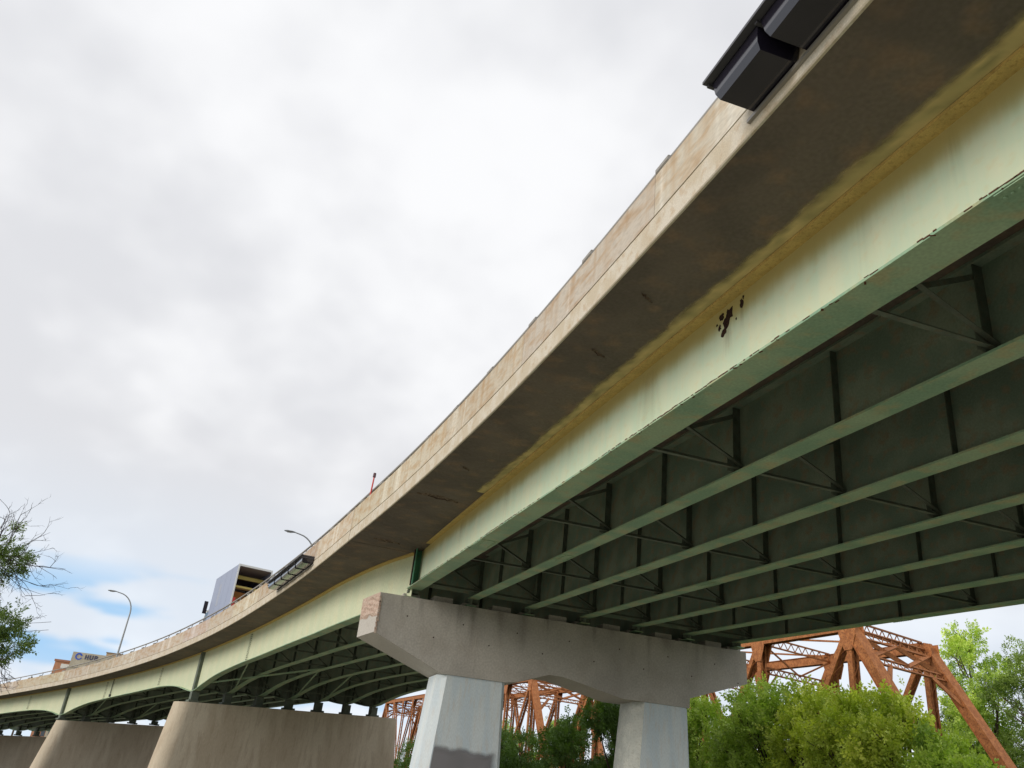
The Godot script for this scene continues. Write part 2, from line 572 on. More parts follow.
func slab(root, a, b):
	var us = steps(a, b, 2.0)
	var mb = MB.new()
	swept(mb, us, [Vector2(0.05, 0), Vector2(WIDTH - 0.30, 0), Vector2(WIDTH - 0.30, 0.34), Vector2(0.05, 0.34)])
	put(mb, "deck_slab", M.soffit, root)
	var e = MB.new()
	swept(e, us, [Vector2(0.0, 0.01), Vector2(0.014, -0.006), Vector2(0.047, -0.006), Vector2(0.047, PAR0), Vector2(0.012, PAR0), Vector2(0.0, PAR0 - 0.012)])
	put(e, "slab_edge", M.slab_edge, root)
	e = MB.new()
	swept(e, us, [Vector2(WIDTH, 0.0), Vector2(WIDTH - 0.298, -0.004), Vector2(WIDTH - 0.298, PAR0), Vector2(WIDTH, PAR0)])
	put(e, "slab_edge", M.slab_edge, root)
	var r = MB.new()
	swept(r, us, [Vector2(0.45, 0.346), Vector2(WIDTH - 0.45, 0.346), Vector2(WIDTH - 0.45, 0.41), Vector2(0.45, 0.41)])
	put(r, "road_surface", M.asphalt, root)

func plate(mb, pts, t, axis):
	# a flat plate given by four corners, t thick along axis
	var r0 = []; var r1 = []
	for p in pts:
		r0.append(p - axis * t / 2); r1.append(p + axis * t / 2)
	mb.loft([r0, r1])

func approach_span():
	var root = thing("approach_span", "straight near span of pale green steel girders running overhead towards the right", "bridge span", F(32, 6.4, -2.5))
	var a = -26.0; var b = 31.9
	slab(root, a, b)
	parapets(root, a, b, 0.0, 1.0)
	parapets(root, a, b, WIDTH, -1.0)
	var frames = [-17.3, -11.2, -5.1, 1.0, 7.1, 13.1, 19.2, 25.4, 31.0]
	for i in 7:
		var v = girder_v(i)
		var fw = 0.57 if i == 0 else 0.42
		var mb = MB.new()
		var s = [a, b - 0.05]
		mb.loft([ring4(a, v, 0.008, 5.54, 6.985), ring4(b, v, 0.008, 5.54, 6.985)])
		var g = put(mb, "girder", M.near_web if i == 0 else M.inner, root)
		if i == 0:
			g.set_meta("label", "pale bleached outer girder")
		var tf = MB.new()
		tf.loft([ring4(a, v, 0.2, 6.985, 7.036), ring4(b, v, 0.2, 6.985, 7.036)])
		put(tf, "top_flange", M.yellow if i == 0 else M.inner, g)
		var bf = MB.new()
		bf.loft([ring4(a, v, fw / 2, 5.5, 5.54), ring4(b + 0.3, v, fw / 2, 5.5, 5.54)])
		put(bf, "bottom_flange", M.flange, g)
		for u in [4.2, 22.4]:
			var sp = MB.new()
			sp.loft([ring4(u - 0.42, v, fw / 2 - 0.015, 5.484, 5.4985), ring4(u + 0.42, v, fw / 2 - 0.015, 5.484, 5.4985)])
			put(sp, "splice_plate", M.flange, g)
			var bo = MB.new()
			for k in 10:
				for sd in [-1, 1]:
					var c = F(u - 0.38 + k * 0.084, v + sd * fw * 0.3, 5.484)
					bo.tube([c + Vector3(0, 0.004, 0), c - Vector3(0, 0.022, 0)], [0.022, 0.018], 6)
			put(bo, "bolt_rows", M.flange, g).set_meta("kind", "stuff")
		# stiffeners: on the side turned to the camera of the inner girders, on the inside of the outer one
		for k in frames.size():
			for mid_one in [0, 1]:
				var u = frames[k] + (0.0 if mid_one == 0 else 3.05)
				if u > b - 0.3 or u < -13:
					continue
				for side in ([1] if i == 0 else ([-1] if mid_one else [-1, 1])):
					if side == 1 and i == 6:
						continue
					var q = MB.new()
					var w = 0.17 if mid_one == 0 else 0.13
					q.loft([ring_u(u, 0.008, v + side * 0.008, v + side * (0.008 + w), 5.545), ring_u(u, 0.008, v + side * 0.008, v + side * (0.008 + w), 6.98)])
					put(q, "stiffener", M.rib, g)
		if i == 0:
			# bearing stiffener over the pier, on the open side
			var q = MB.new()
			q.loft([ring_u(31.6, 0.015, v - 0.275, v - 0.009, 5.545), ring_u(31.6, 0.015, v - 0.275, v - 0.009, 6.98)])
			q.loft([ring_u(31.4, 0.2, v - 0.30, v - 0.276, 5.545), ring_u(31.4, 0.2, v - 0.30, v - 0.276, 6.98)])
			put(q, "bearing_stiffener", M.stiffener, g)
			var ro = MB.new()
			ro.loft([ring_u(31.5, 0.09, v - 0.326, v - 0.302, 5.55), ring_u(31.5, 0.09, v - 0.326, v - 0.302, 6.97)])
			put(ro, "rusty_edge", M.rust, g)
			rust_on_web(g, v)
			web_stain(g, v)
			rust_edge(g, v - fw / 2)
	# overspray on the concrete beside the outer top flange
	var os = MB.new()
	var wob = noise(66, 0.35, 5); var wob2 = noise(67, 2.5, 3)
	var yl = Color(0.70, 0.55, 0.26)
	var cut = [0.0, 0.35, 0.6, 0.8, 1.0]
	var rows = []
	for u in steps(-2.0, b - 0.3, 0.07):
		var w = 0.30 + 0.12 * wob.get_noise_1d(u) + 0.05 * wob2.get_noise_1d(u)
		var p = []; var cc = []
		for k in 5:
			p.append(F(u, 6.168 - w * cut[k], 7.0365))
			var al = [0.92, 0.90, 0.72, 0.28, 0.0][k] + 0.25 * wob2.get_noise_2d(u, k * 0.7) * [0.2, 0.4, 1, 1, 0][k]
			var cl = yl.lerp(Color(0.38, 0.33, 0.16), clampf(0.35 + wob2.get_noise_2d(u * 0.5, 9.0 + k), 0, 1))
			cc.append(Color(cl.r, cl.g, cl.b, clampf(al, 0, 1)))
		if rows.size():
			var q = rows[0]
			for k in 4:
				os.cquad([q[0][k], p[k], p[k + 1], q[0][k + 1]], [q[1][k], cc[k], cc[k + 1], q[1][k + 1]], Vector3.DOWN)
		rows = [[p, cc]]
	put(os, "paint_overspray", film(0.85), root)
	# cross frames between the girders
	for i in 6:
		var v0 = girder_v(i) + 0.02; var v1 = girder_v(i + 1) - 0.02
		for u in frames:
			if u < -12:
				continue
			var c = MB.new()
			c.bar(F(u - 0.02, v0, 5.66), F(u - 0.02, v1, 5.66), 0.09, 0.012, Vector3.UP)
			c.bar(F(u - 0.06, v0, 5.62), F(u - 0.06, v1, 5.62), 0.012, 0.09, Vector3.UP)
			var cf = put(c, "cross_frame", M.steel_dark, root)
			var d1 = MB.new()
			d1.bar(F(u - 0.03, v0, 6.85), F(u - 0.03, v1, 5.72), 0.09, 0.012, Vector3.UP)
			d1.bar(F(u - 0.07, v0, 6.81), F(u - 0.07, v1, 5.68), 0.012, 0.08, Vector3.UP)
			put(d1, "diagonal", M.steel_dark, cf)
			var d2 = MB.new()
			d2.bar(F(u + 0.03, v0, 5.72), F(u + 0.03, v1, 6.85), 0.09, 0.012, Vector3.UP)
			put(d2, "diagonal", M.steel_dark, cf)
			for e in [[v1 - 0.30, v1, 5.86], [v0, v0 + 0.30, 5.80]]:
				var pl = MB.new()
				pl.loft([ring_u(u, 0.006, e[0], e[1], 5.56), ring_u(u, 0.006, e[0], e[1], e[2])])
				put(pl, "gusset_plate", M.steel_dark, cf)
		var ed = MB.new()
		ed.loft([ring_u(31.74, 0.008, v0, v1, 5.62), ring_u(31.74, 0.008, v0, v1, 6.95)])
		put(ed, "end_diaphragm", M.inner, root)
	# spalled patches of the soffit
	soffit_spall(root, 23.9, 4.35, 5.75, 0.26)
	soffit_spall(root, 30.9, 4.2, 5.3, 0.24)
	soffit_spall(root, 12.4, 5.1, 5.45, 0.06)
	soffit_spall(root, 10.2, 5.0, 5.3, 0.03)
	soffit_spall(root, 20.6, 4.9, 5.15, 0.05)

func ring4(u, v, hw, h0, h1):
	return [F(u, v - hw, h0), F(u, v + hw, h0), F(u, v + hw, h1), F(u, v - hw, h1)]

func ring_u(u, hw, v0, v1, h):
	return [F(u - hw, v0, h), F(u + hw, v0, h), F(u + hw, v1, h), F(u - hw, v1, h)]

func blob(r, n, jag):
	var pts = []
	for i in n:
		var a = TAU * i / n
		pts.append(Vector2(cos(a), sin(a)) * r.randf_range(1.0 - jag, 1.0))
	return pts

func rust_on_web(g, v):
	var r = RandomNumberGenerator.new(); r.seed = 12
	var vv = v - 0.008
	for s in [[9.70, 6.70, 0.14, 0.22], [9.62, 6.80, 0.13, 0.14], [9.86, 6.84, 0.09, 0.08], [9.93, 6.66, 0.06, 0.07], [9.80, 6.52, 0.10, 0.10], [9.30, 6.80, 0.06, 0.13], [9.25, 6.90, 0.03, 0.05], [10.0, 6.75, 0.03, 0.03], [9.45, 6.60, 0.02, 0.03]]:
		var b = blob(r, 14, 0.55)
		var mb = MB.new()
		var r0 = []; var r1 = []
		for p in b:
			r0.append(F(s[0] + p.x * s[2], vv - 0.001, s[1] + p.y * s[3])); r1.append(F(s[0] + p.x * s[2] * 0.96, vv - 0.008, s[1] + p.y * s[3] * 0.96))
		mb.loft([r0, r1])
		put(mb, "rust_patch", M.rust, g)

func web_stain(g, v):
	# rusty and tan run-down stains, wider and fainter towards the bottom
	var r = RandomNumberGenerator.new(); r.seed = 71
	var mb = MB.new()
	for s in [[12.35, 0.55, 6.90, 5.60, Color(0.60, 0.45, 0.24), 0.42], [9.70, 0.16, 6.60, 6.05, Color(0.20, 0.11, 0.06), 0.45], [9.30, 0.08, 6.75, 6.3, Color(0.24, 0.13, 0.07), 0.35], [16.2, 0.25, 6.95, 5.9, Color(0.45, 0.36, 0.18), 0.18], [20.8, 0.4, 6.95, 5.8, Color(0.50, 0.38, 0.2), 0.28], [6.6, 0.25, 6.9, 5.7, Color(0.52, 0.42, 0.22), 0.14], [25.6, 0.4, 6.95, 5.7, Color(0.5, 0.4, 0.2), 0.3], [5.2, 0.2, 6.9, 6.1, Color(0.5, 0.42, 0.2), 0.14]]:
		var n = 9
		for i in n:
			for k in 6:
				var p = []; var cc = []
				for q in [[i, k], [i + 1, k], [i + 1, k + 1], [i, k + 1]]:
					var t = q[1] / 6.0; var x = 2.0 * q[0] / n - 1.0
					var jag = 0.35 * sin(q[0] * 2.7 + s[0] * 5.0)
					p.append(F(s[0] + x * s[1] * (0.6 + 0.5 * t), v - 0.0095, lerpf(s[2], s[3], clampf(t * (1.0 + jag * 0.4), 0, 1.1))))
					var al = s[5] * pow(1.0 - absf(x), 0.8) * (1.0 - t) * (0.7 + jag) * clampf(t * 5.0 + 0.15, 0, 1)
					cc.append(Color(s[4].r, s[4].g, s[4].b, clampf(al, 0, 1)))
				mb.cquad(p, cc, Vector3.LEFT)
	put(mb, "run_down_stain", film(0.7), g)

func rust_edge(g, v):
	# scale along the open edge of the bottom flange, in ragged flakes
	var r = RandomNumberGenerator.new(); r.seed = 3
	var mb = MB.new()
	var u = 0.5
	while u < 31.5:
		var l = r.randf_range(0.02, 0.16)
		if r.randf() < 0.55 + 0.4 * sin(u * 0.7):
			var t = r.randf_range(0.002, 0.008)
			mb.frame(F(u, v - 0.003, 5.5 + 0.03 + r.randf_range(-0.008, 0.012)), Basis(Vector3.RIGHT, GRADE), Vector3(0.006, t, l / 2))
		if r.randf() < 0.16:
			mb.frame(F(u, v + 0.05 * r.randf() * r.randf(), 5.4985), Basis(Vector3.UP, r.randf() * 3) , Vector3(r.randf_range(0.005, 0.018), 0.003, r.randf_range(0.008, 0.035)))
		u += l * 0.9
	put(mb, "rust_scale", plain(Color8(96, 62, 46), 0.95), g).set_meta("kind", "stuff")

func soffit_spall(root, u, v0, v1, w):
	var r = RandomNumberGenerator.new(); r.seed = int(u * 10)
	var n = 12
	var mb = MB.new()
	var base = herm(KU, KH, u)
	var a = []; var b = []; var m = []
	for i in n + 1:
		var t = float(i) / n
		var v = lerpf(v0, v1, t)
		var ww = w * sin(PI * clampf(t, 0.04, 0.96)) * r.randf_range(0.5, 1.1)
		var uu = u + 0.2 * (t - 0.5) + r.randf_range(-0.03, 0.03)
		a.append(F(uu - ww, v, base - 0.002)); b.append(F(uu + ww, v, base - 0.002))
		m.append(F(uu + r.randf_range(-0.3, 0.3) * ww, v, base - r.randf_range(0.01, 0.055)))
	for i in n:
		mb.quad(a[i], a[i + 1], m[i + 1], m[i], Vector3.DOWN)
		mb.quad(m[i], m[i + 1], b[i + 1], b[i], Vector3.DOWN)
	put(mb, "spalled_concrete", M.spall_dark, root)
	var k = MB.new()
	for i in range(3, n - 3):
		k.quad(m[i], m[i + 1], (b[i + 1] + m[i + 1]) / 2 + Vector3(0, -0.012, 0), (b[i] + m[i]) / 2 + Vector3(0, -0.012, 0), Vector3.DOWN)
	put(k, "exposed_rebar", M.rust, root)

func river_spans():
	var root = thing("haunched_river_spans", "long curving spans of pale green haunched girders sweeping away to the left", "bridge span", F(68, -1.2, -4))
	var cuts = [31.95, 68.0, 100.3, 133.0]
	for i in 3:
		slab(root, cuts[i] + 0.01, cuts[i + 1] - 0.01)
	parapets(root, 31.95, 140.0, 0.0, 1.0)
	parapets(root, 31.95, 133.0, WIDTH, -1.0)
	for i in 7:
		var us = steps(32.0 - 0.098 * (2.8 + 2.5 * i), 140.0, 1.0)
		var fw = 0.5 if i == 0 else 0.42
		var web = []; var tf = []; var bf = []
		for u in us:
			var o = g_off(u) + 2.5 * i
			var d = depth(u)
			web.append([D(u, o - 0.008, -0.055), D(u, o + 0.008, -0.055), D(u, o + 0.008, -d + 0.04), D(u, o - 0.008, -d + 0.04)])
			tf.append([D(u, o - 0.2, -0.004), D(u, o + 0.2, -0.004), D(u, o + 0.2, -0.055), D(u, o - 0.2, -0.055)])
			bf.append([D(u, o - fw / 2, -d + 0.04), D(u, o + fw / 2, -d + 0.04), D(u, o + fw / 2, -d), D(u, o - fw / 2, -d)])
		var mb = MB.new(); mb.loft(web)
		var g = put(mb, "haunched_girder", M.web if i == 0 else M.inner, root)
		if i == 0:
			g.set_meta("label", "pale bleached outer girder")
		mb = MB.new(); mb.loft(tf)
		put(mb, "top_flange", M.yellow if i == 0 else M.inner, g)
		mb = MB.new(); mb.loft(bf)
		put(mb, "bottom_flange", M.flange, g)
		for u in [68.0, 100.3, 133.0]:
			var q = MB.new()
			var o = g_off(u) + 2.5 * i
			var d = depth(u)
			for side in [-1, 1]:
				var x0 = o + side * 0.009; var x1 = o + side * 0.24
				q.loft([[D(u - 0.2, x0, -0.06), D(u + 0.2, x0, -0.06), D(u + 0.2, x1, -0.06), D(u - 0.2, x1, -0.06)], [D(u - 0.2, x0, -d + 0.045), D(u + 0.2, x0, -d + 0.045), D(u + 0.2, x1, -d + 0.045), D(u - 0.2, x1, -d + 0.045)]])
			put(q, "bearing_stiffener", M.steel_dark, g)
		if i == 0:
			# field splices: plates with rows of bolts
			for u in [57.2, 77.8, 91.0, 110.0, 121.0]:
				var o = g_off(u)
				var d = depth(u)
				var s = MB.new()
				s.loft([[D(u - 0.22, o - 0.02, -0.15), D(u + 0.22, o - 0.02, -0.15), D(u + 0.22, o - 0.009, -0.15), D(u - 0.22, o - 0.009, -0.15)], [D(u - 0.22, o - 0.02, -d + 0.12), D(u + 0.22, o - 0.02, -d + 0.12), D(u + 0.22, o - 0.009, -d + 0.12), D(u - 0.22, o - 0.009, -d + 0.12)]])
				var sp = put(s, "splice_plate", M.web, g)
				var bt = MB.new()
				var k = -0.22
				while k > -d + 0.16:
					for x in [-0.12, 0.12]:
						bt.frame(D(u + x, o - 0.032, k), Basis(), Vector3(0.028, 0.03, 0.028))
					k -= 0.13
				put(bt, "bolt_rows", M.steel_dark, g).set_meta("kind", "stuff")
		else:
			for u in steps(35.0, 131.0, 4.0):
				var q = MB.new()
				var o = g_off(u) + 2.5 * i - 0.009
				var d = depth(u)
				q.loft([[D(u - 0.01, o, -0.06), D(u + 0.01, o, -0.06), D(u + 0.01, o - 0.14, -0.06), D(u - 0.01, o - 0.14, -0.06)], [D(u - 0.01, o, -d + 0.045), D(u + 0.01, o, -d + 0.045), D(u + 0.01, o - 0.14, -d + 0.045), D(u - 0.01, o - 0.14, -d + 0.045)]])
				put(q, "stiffener", M.rib, g)
	var frames = []
	frames.append_array(steps(35.0, 66.2, 5.2)); frames.append_array(steps(70.0, 98.0, 5.6)); frames.append_array(steps(103.0, 130.0, 5.4))
	for i in 6:
		for u in frames:
			var o0 = g_off(u) + 2.5 * i + 0.02; var o1 = o0 + 2.46
			var d = depth(u) - 0.16
			var c = MB.new()
			c.bar(D(u, o0, -d), D(u, o1, -d), 0.1, 0.05, Vector3.UP)
			c.bar(D(u, o0, -0.2), D(u, o1, -d), 0.08, 0.04, Vector3.UP)
			c.bar(D(u + 0.06, o0, -d), D(u + 0.06, o1, -0.2), 0.08, 0.04, Vector3.UP)
			put(c, "cross_frame", M.steel_dark, root)
	# flat bracing rods in the plane of the bottom flanges near the piers
	for s in [[56.4, 0, 66.8, 1], [57.0, 2, 66.8, 3], [57.0, 3, 66.6, 4], [90.0, 0, 99.0, 1], [90.0, 2, 99.0, 3], [66.0, 0, 57.0, 2]]:
		var a = D(s[0], g_off(s[0]) + 2.5 * s[1], -depth(s[0]) + 0.1); var b = D(s[2], g_off(s[2]) + 2.5 * s[3], -depth(s[2]) + 0.1)
		var q = MB.new(); q.bar(a, b, 0.1, 0.06)
		put(q, "lateral_brace", M.flange, root)

func drain_pipe():
	var u = 89.4
	var o = g_off(u) - 0.10
	var t = thing("drain_pipe", "thin dark drain pipe hanging down the far girder beside a splice", "pipe", D(u, o, -1.5))
	var mb = MB.new()
	mb.tube([D(u, o, -0.02), D(u, o, -1.5)], [0.045, 0.045], 8)
	put(mb, "pipe", M.steel_dark, t)
	mb = MB.new()
	mb.tube([D(u, o, -1.42), D(u, o, -1.66)], [0.10, 0.08], 8)
	put(mb, "outlet", M.black_rim, t)

func bent():
	# the two-column pier under the joint between the spans, built plumb
	var f0 = 31.55; var f1 = 33.55
	var root = thing("column_pier", "concrete pier with tapered cap beam on two painted columns", "bridge pier", Vector3(13.1, -0.3, -f0 - 1.0))
	var yy = func(h): return EYE + h * cos(GRADE) + 31.8 * sin(GRADE)
	var prof = [[5.02, 5.15], [5.02, 3.64], [7.86, 2.46], [10.50, 2.46], [11.0, 2.55], [12.3, 2.98], [12.9, 2.98], [15.62, 2.46], [18.72, 2.46], [18.76, 2.85], [21.62, 3.78], [21.62, 5.13]]
	var p2 = []; var fr = []; var bk = []
	for p in prof:
		var y = yy.call(p[1])
		p2.append(Vector2(p[0], y))
		fr.append(Vector3(p[0], y, -f0))
		bk.append(Vector3(p[0] - (0.36 if p[0] < 5.1 else 0.0), y, -f1))
	# the broken upper corner: the front top corner of the left end is cut back
	var mb = MB.new()
	mb.prism(p2, fr, bk)
	var cap = put(mb, "cap_beam", M.cap, root)
	# broken end face: rough patch of exposed concrete
	var r = RandomNumberGenerator.new(); r.seed = 8
	var sp = MB.new()
	var gx = 7; var gy = 8
	var grid = []
	for i in gx + 1:
		var row = []
		for j in gy + 1:
			var ti = float(i) / gx; var tj = float(j) / gy
			var edge = (i == 0 or j == 0 or i == gx or j == gy)
			var x = 5.02 - 0.36 * ti - (0.006 if edge else r.randf_range(0.01, 0.09))
			row.append(Vector3(x, lerpf(yy.call(4.28) + r.randf_range(-0.12, 0.12) * (1.0 if j == 0 else 0.0), yy.call(5.16), tj), -lerpf(f0, f1, ti) + (r.randf_range(-0.06, 0.06) if not edge else 0.0)))
		grid.append(row)
	for i in gx:
		for j in gy:
			sp.quad(grid[i][j], grid[i + 1][j], grid[i + 1][j + 1], grid[i][j + 1], Vector3.LEFT)
	put(sp, "broken_concrete", M.spall, root)
	# crack edge and lighter scars along the front corner
	var sc = MB.new()
	var y = yy.call(3.7)
	while y < yy.call(5.1):
		var l = r.randf_range(0.1, 0.3)
		sc.frame(Vector3(5.03 + r.randf_range(0.0, 0.05), y, -f0 + 0.006), Basis(Vector3.FORWARD, r.randf_range(-0.3, 0.3)), Vector3(r.randf_range(0.02, 0.06), l * 0.4, 0.01))
		y += l * 0.8
	put(sc, "broken_edge", M.spall, root)
	var st = MB.new()
	for k in 26:
		var x = r.randf_range(5.6, 21.2)
		var w = r.randf_range(0.05, 0.35); var l = r.randf_range(0.5, 2.2)
		var ytop2 = yy.call(5.14) if x < 21 else yy.call(5.1)
		var al = r.randf_range(0.06, 0.26)
		var cl = Color(0.10, 0.085, 0.07) if r.randf() < 0.7 else Color(0.45, 0.43, 0.40)
		for a in 4:
			for b in 5:
				var p = []; var cc = []
				for q in [[a, b], [a + 1, b], [a + 1, b + 1], [a, b + 1]]:
					var t = q[1] / 5.0; var xx = q[0] / 2.0 - 1.0
					p.append(Vector3(x + xx * w * (1.0 - 0.4 * t), ytop2 - 0.01 - l * t * (0.8 + 0.2 * cos(xx * 4.0 + k)), -f0 + 0.003 + 0.0001 * k))
					cc.append(Color(cl.r, cl.g, cl.b, al * (1.0 - absf(xx)) * (1.0 - t)))
				st.cquad(p, cc, Vector3.BACK)
	put(st, "run_down_stain", film(0.9), cap)
	for x in [9.1, 13.2, 17.3]:
		var jl = MB.new()
		jl.box(Vector3(x - 0.012, yy.call(2.5 if absf(x - 13.2) > 1 else 3.0), -f0 - 0.004), Vector3(x + 0.012, yy.call(5.13), -f0 + 0.004))
		put(jl, "form_line", M.cap, cap)
	for k in 14:
		var hl = MB.new()
		var c = Vector3(6.2 + k * 1.15, yy.call(4.4 if k % 2 == 0 else 3.75), -f0 + 0.003)
		hl.tube([c - Vector3(0, 0, 0.01), c + Vector3(0, 0, 0.002)], [0.028, 0.028], 8)
		put(hl, "tie_hole", M.rust, cap)
	# columns: chamfered, slightly battered
	for s in [[7.76, 10.50, M.column], [16.3, 18.70, M.column]]:
		var x0 = s[0]; var x1 = s[1]
		var ytop = yy.call(2.455); var ybot = -1.2
		var rings = []
		var bt = 0.055
		for yv in [ytop, ybot]:
			var g = (ytop - yv) * bt
			var a = x0 - g * 1.6; var b = x1 + g * 0.4; var c = f0 + 0.04 - g * 0.4; var d = f1 - 0.04 + g * 0.4
			var k = 0.34
			rings.append([Vector3(a + k, yv, -c), Vector3(b - k * 0.4, yv, -c), Vector3(b, yv, -c - k * 0.4), Vector3(b, yv, -d + k), Vector3(b - k, yv, -d), Vector3(a + k, yv, -d), Vector3(a, yv, -d + k), Vector3(a, yv, -c - k)])
		var cm = MB.new()
		cm.loft(rings)
		var col = put(cm, "column", s[2], root)
		# grey over-paint low on the front and the raw chamfer face
		if x0 < 10:
			var q = MB.new()
			var n = 16; var rows = 6
			var wob = noise(55, 1.3, 4)
			var pt = func(i, k):
				var t = float(i) / n
				var top = 3.02 - 0.10 * t + 0.16 * wob.get_noise_1d(t * 3.0)
				var yv = [0.2, 1.6, top - 0.22, top - 0.10, top - 0.03, top + 0.05, top + 0.12][k]
				var xl = 8.13 - (ytop - yv) * bt * 1.55; var xr = 10.36 + (ytop - yv) * bt * 0.35
				return Vector3(lerpf(xl, xr, t), yv, -(f0 + 0.04 - (ytop - yv) * bt * 0.4) + 0.007)
			var cc = func(i, k):
				var al = [1.0, 1.0, 1.0, 0.95, 0.7, 0.25, 0.0][k]
				var t = float(i) / n
				if t > 0.85:
					al *= clampf((1.0 - t) / 0.15 + 0.4 * wob.get_noise_2d(t * 5.0, k), 0, 1)
				var c = 0.25 + 0.05 * wob.get_noise_2d(t * 2.0, k * 0.4)
				return Color(c, c * 0.97, c * 1.02, al * 0.95)
			for i in n:
				for k in rows:
					q.cquad([pt.call(i, k), pt.call(i + 1, k), pt.call(i + 1, k + 1), pt.call(i, k + 1)], [cc.call(i, k), cc.call(i + 1, k), cc.call(i + 1, k + 1), cc.call(i, k + 1)], Vector3.BACK)
			put(q, "paint_patch", film(0.7), col)
		else:
			var q = MB.new()
			var a0 = rings[0][7]; var a1 = rings[0][0]; var b0 = rings[1][7]; var b1 = rings[1][0]
			var nn = Vector3(-0.7, 0, 0.7) * 0.004
			q.quad(a0 + nn, a1 + nn, b1 + nn, b0 + nn, nn)
			var a2 = rings[0][6]; var b2 = rings[1][6]
			var n2 = Vector3(-0.004, 0, 0)
			q.quad(a0 + n2, a2 + n2, b2 + n2, b0 + n2, n2)
			put(q, "bare_chamfer", M.column_raw, col)
	# pedestals and bearings under the girder ends, and low blocks between
	for i in 7:
		var v = girder_v(i)
		var q = MB.new()
		q.frame(Vector3(v, yy.call(5.26), -f0 - 0.85), Basis(), Vector3(0.34, 0.11, 0.3), 0.01)
		put(q, "pedestal", M.cap, root)
		var e = MB.new()
		e.frame(F(32.35, v, 5.43), Basis(Vector3.RIGHT, GRADE), Vector3(0.22, 0.065, 0.2))
		put(e, "bearing", M.steel_dark, root)
		if i < 6:
			var k = MB.new()
			k.frame(Vector3(v + 1.25, yy.call(5.27), -f0 - 0.6), Basis(), Vector3(0.4, 0.13, 0.35), 0.015)
			put(k, "keeper_block", M.cap, root)

func wall_pier(u, label, batter, gap, inset):
	var d0 = depth(u)
	var top = -d0 - gap
	var l = D(u, inset, top); var r = D(u, WIDTH + 0.1, top)
	var across = Vector3(r.x - l.x, 0, r.z - l.z).normalized()
	var slope = (r.y - l.y) / Vector2(r.x - l.x, r.z - l.z).length()
	var thick = across.cross(Vector3.UP).normalized()
	var root = thing("wall_pier", label, "bridge pier", Vector3((l.x + r.x) / 2, -7.0, (l.z + r.z) / 2), "solid wall piers in the river")
	var rad = 1.05
	var len = Vector2(r.x - l.x, r.z - l.z).length() - 2 * rad + 0.2
	var start = l + across * rad
	var mb = MB.new()
	var N = 14
	var tops = []; var bots = []; var nts = []
	var edge = []
	for side in [0, 1]:
		for j in N + 1:
			var a = PI / 2 + PI * j / N + PI * side
			# angle measured with across = 0, thick = 90 degrees
			var q = across * cos(a) + thick * sin(a)
			var o = start + across * (0.0 if side == 0 else len)
			var yt = start.y + slope * ((0.0 if side == 0 else len) + cos(a) * rad)
			var tp = Vector3(o.x, 0, o.z) + q * rad; tp.y = yt
			var H = yt + 7.0
			var bp = Vector3(o.x, 0, o.z) + q * (rad + 0.03 * H) + across * (-batter * H if side == 0 else 0.06 * H); bp.y = -7.0
			tops.append(tp); bots.append(bp); nts.append(q)
	var m = tops.size()
	var ctop = mb.mid(tops)
	for j in m:
		var k = (j + 1) % m
		mb.stri(tops[j], tops[k], bots[k], nts[j], nts[k], nts[k])
		mb.stri(tops[j], bots[k], bots[j], nts[j], nts[k], nts[j])
		mb.tri(ctop, tops[j], tops[k], Vector3.UP)
	put(mb, "shaft", M.pier, root)
	for i in 7:
		var o = g_off(u) + 2.5 * i
		var b = MB.new()
		var p = D(u, o, -d0 - gap / 2)
		b.frame(p, Basis(across, Vector3.UP, thick), Vector3(0.28, gap / 2 - 0.01, 0.28))
		b.frame(p + Vector3(0, -gap / 2 + 0.05, 0), Basis(across, Vector3.UP, thick), Vector3(0.42, 0.07, 0.42))
		put(b, "bearing", M.steel_dark, root)
	return root

# ---------------------------------------------------------------- railway truss
func laced(mb, a, b, w, d, side, pitch = 0.55):
	# two channels w apart (along side) of depth d, joined by zigzag bars
	var z = (b - a).normalized()
	var y = z.cross(side).normalized()
	var x = y.cross(z).normalized()
	for s in [-1, 1]:
		mb.frame((a + b) / 2 + x * s * w / 2, Basis(x, y, z), Vector3(0.03, d / 2, a.distance_to(b) / 2))
		for e in [-1, 1]:
			mb.frame((a + b) / 2 + x * s * (w / 2 - 0.05) + y * e * d / 2, Basis(x, y, z), Vector3(0.06, 0.015, a.distance_to(b) / 2))
	var L = a.distance_to(b)
	var n = int(L / pitch)
	for e in [-1, 1]:
		for i in n:
			var s0 = -1 if i % 2 == 0 else 1
			mb.bar(a + z * (L * i / n) + x * s0 * w * 0.42 + y * e * (d / 2 + 0.012), a + z * (L * (i + 1) / n) - x * s0 * w * 0.42 + y * e * (d / 2 + 0.012), 0.06, 0.014, y)

func lattice(mb, a, b, hgt, up):
	# an open strut: two angles hgt apart with a single zigzag
	var z = (b - a).normalized()
	for s in [-1, 1]:
		mb.bar(a + up * s * hgt / 2, b + up * s * hgt / 2, 0.09, 0.1, up)
	var L = a.distance_to(b)
	var n = maxi(2, int(L / (hgt * 0.75)))
	for i in n:
		var s0 = -1 if i % 2 == 0 else 1
		mb.bar(a + z * (L * i / n) + up * s0 * hgt * 0.46, a + z * (L * (i + 1) / n) - up * s0 * hgt * 0.46, 0.055, 0.03, up)

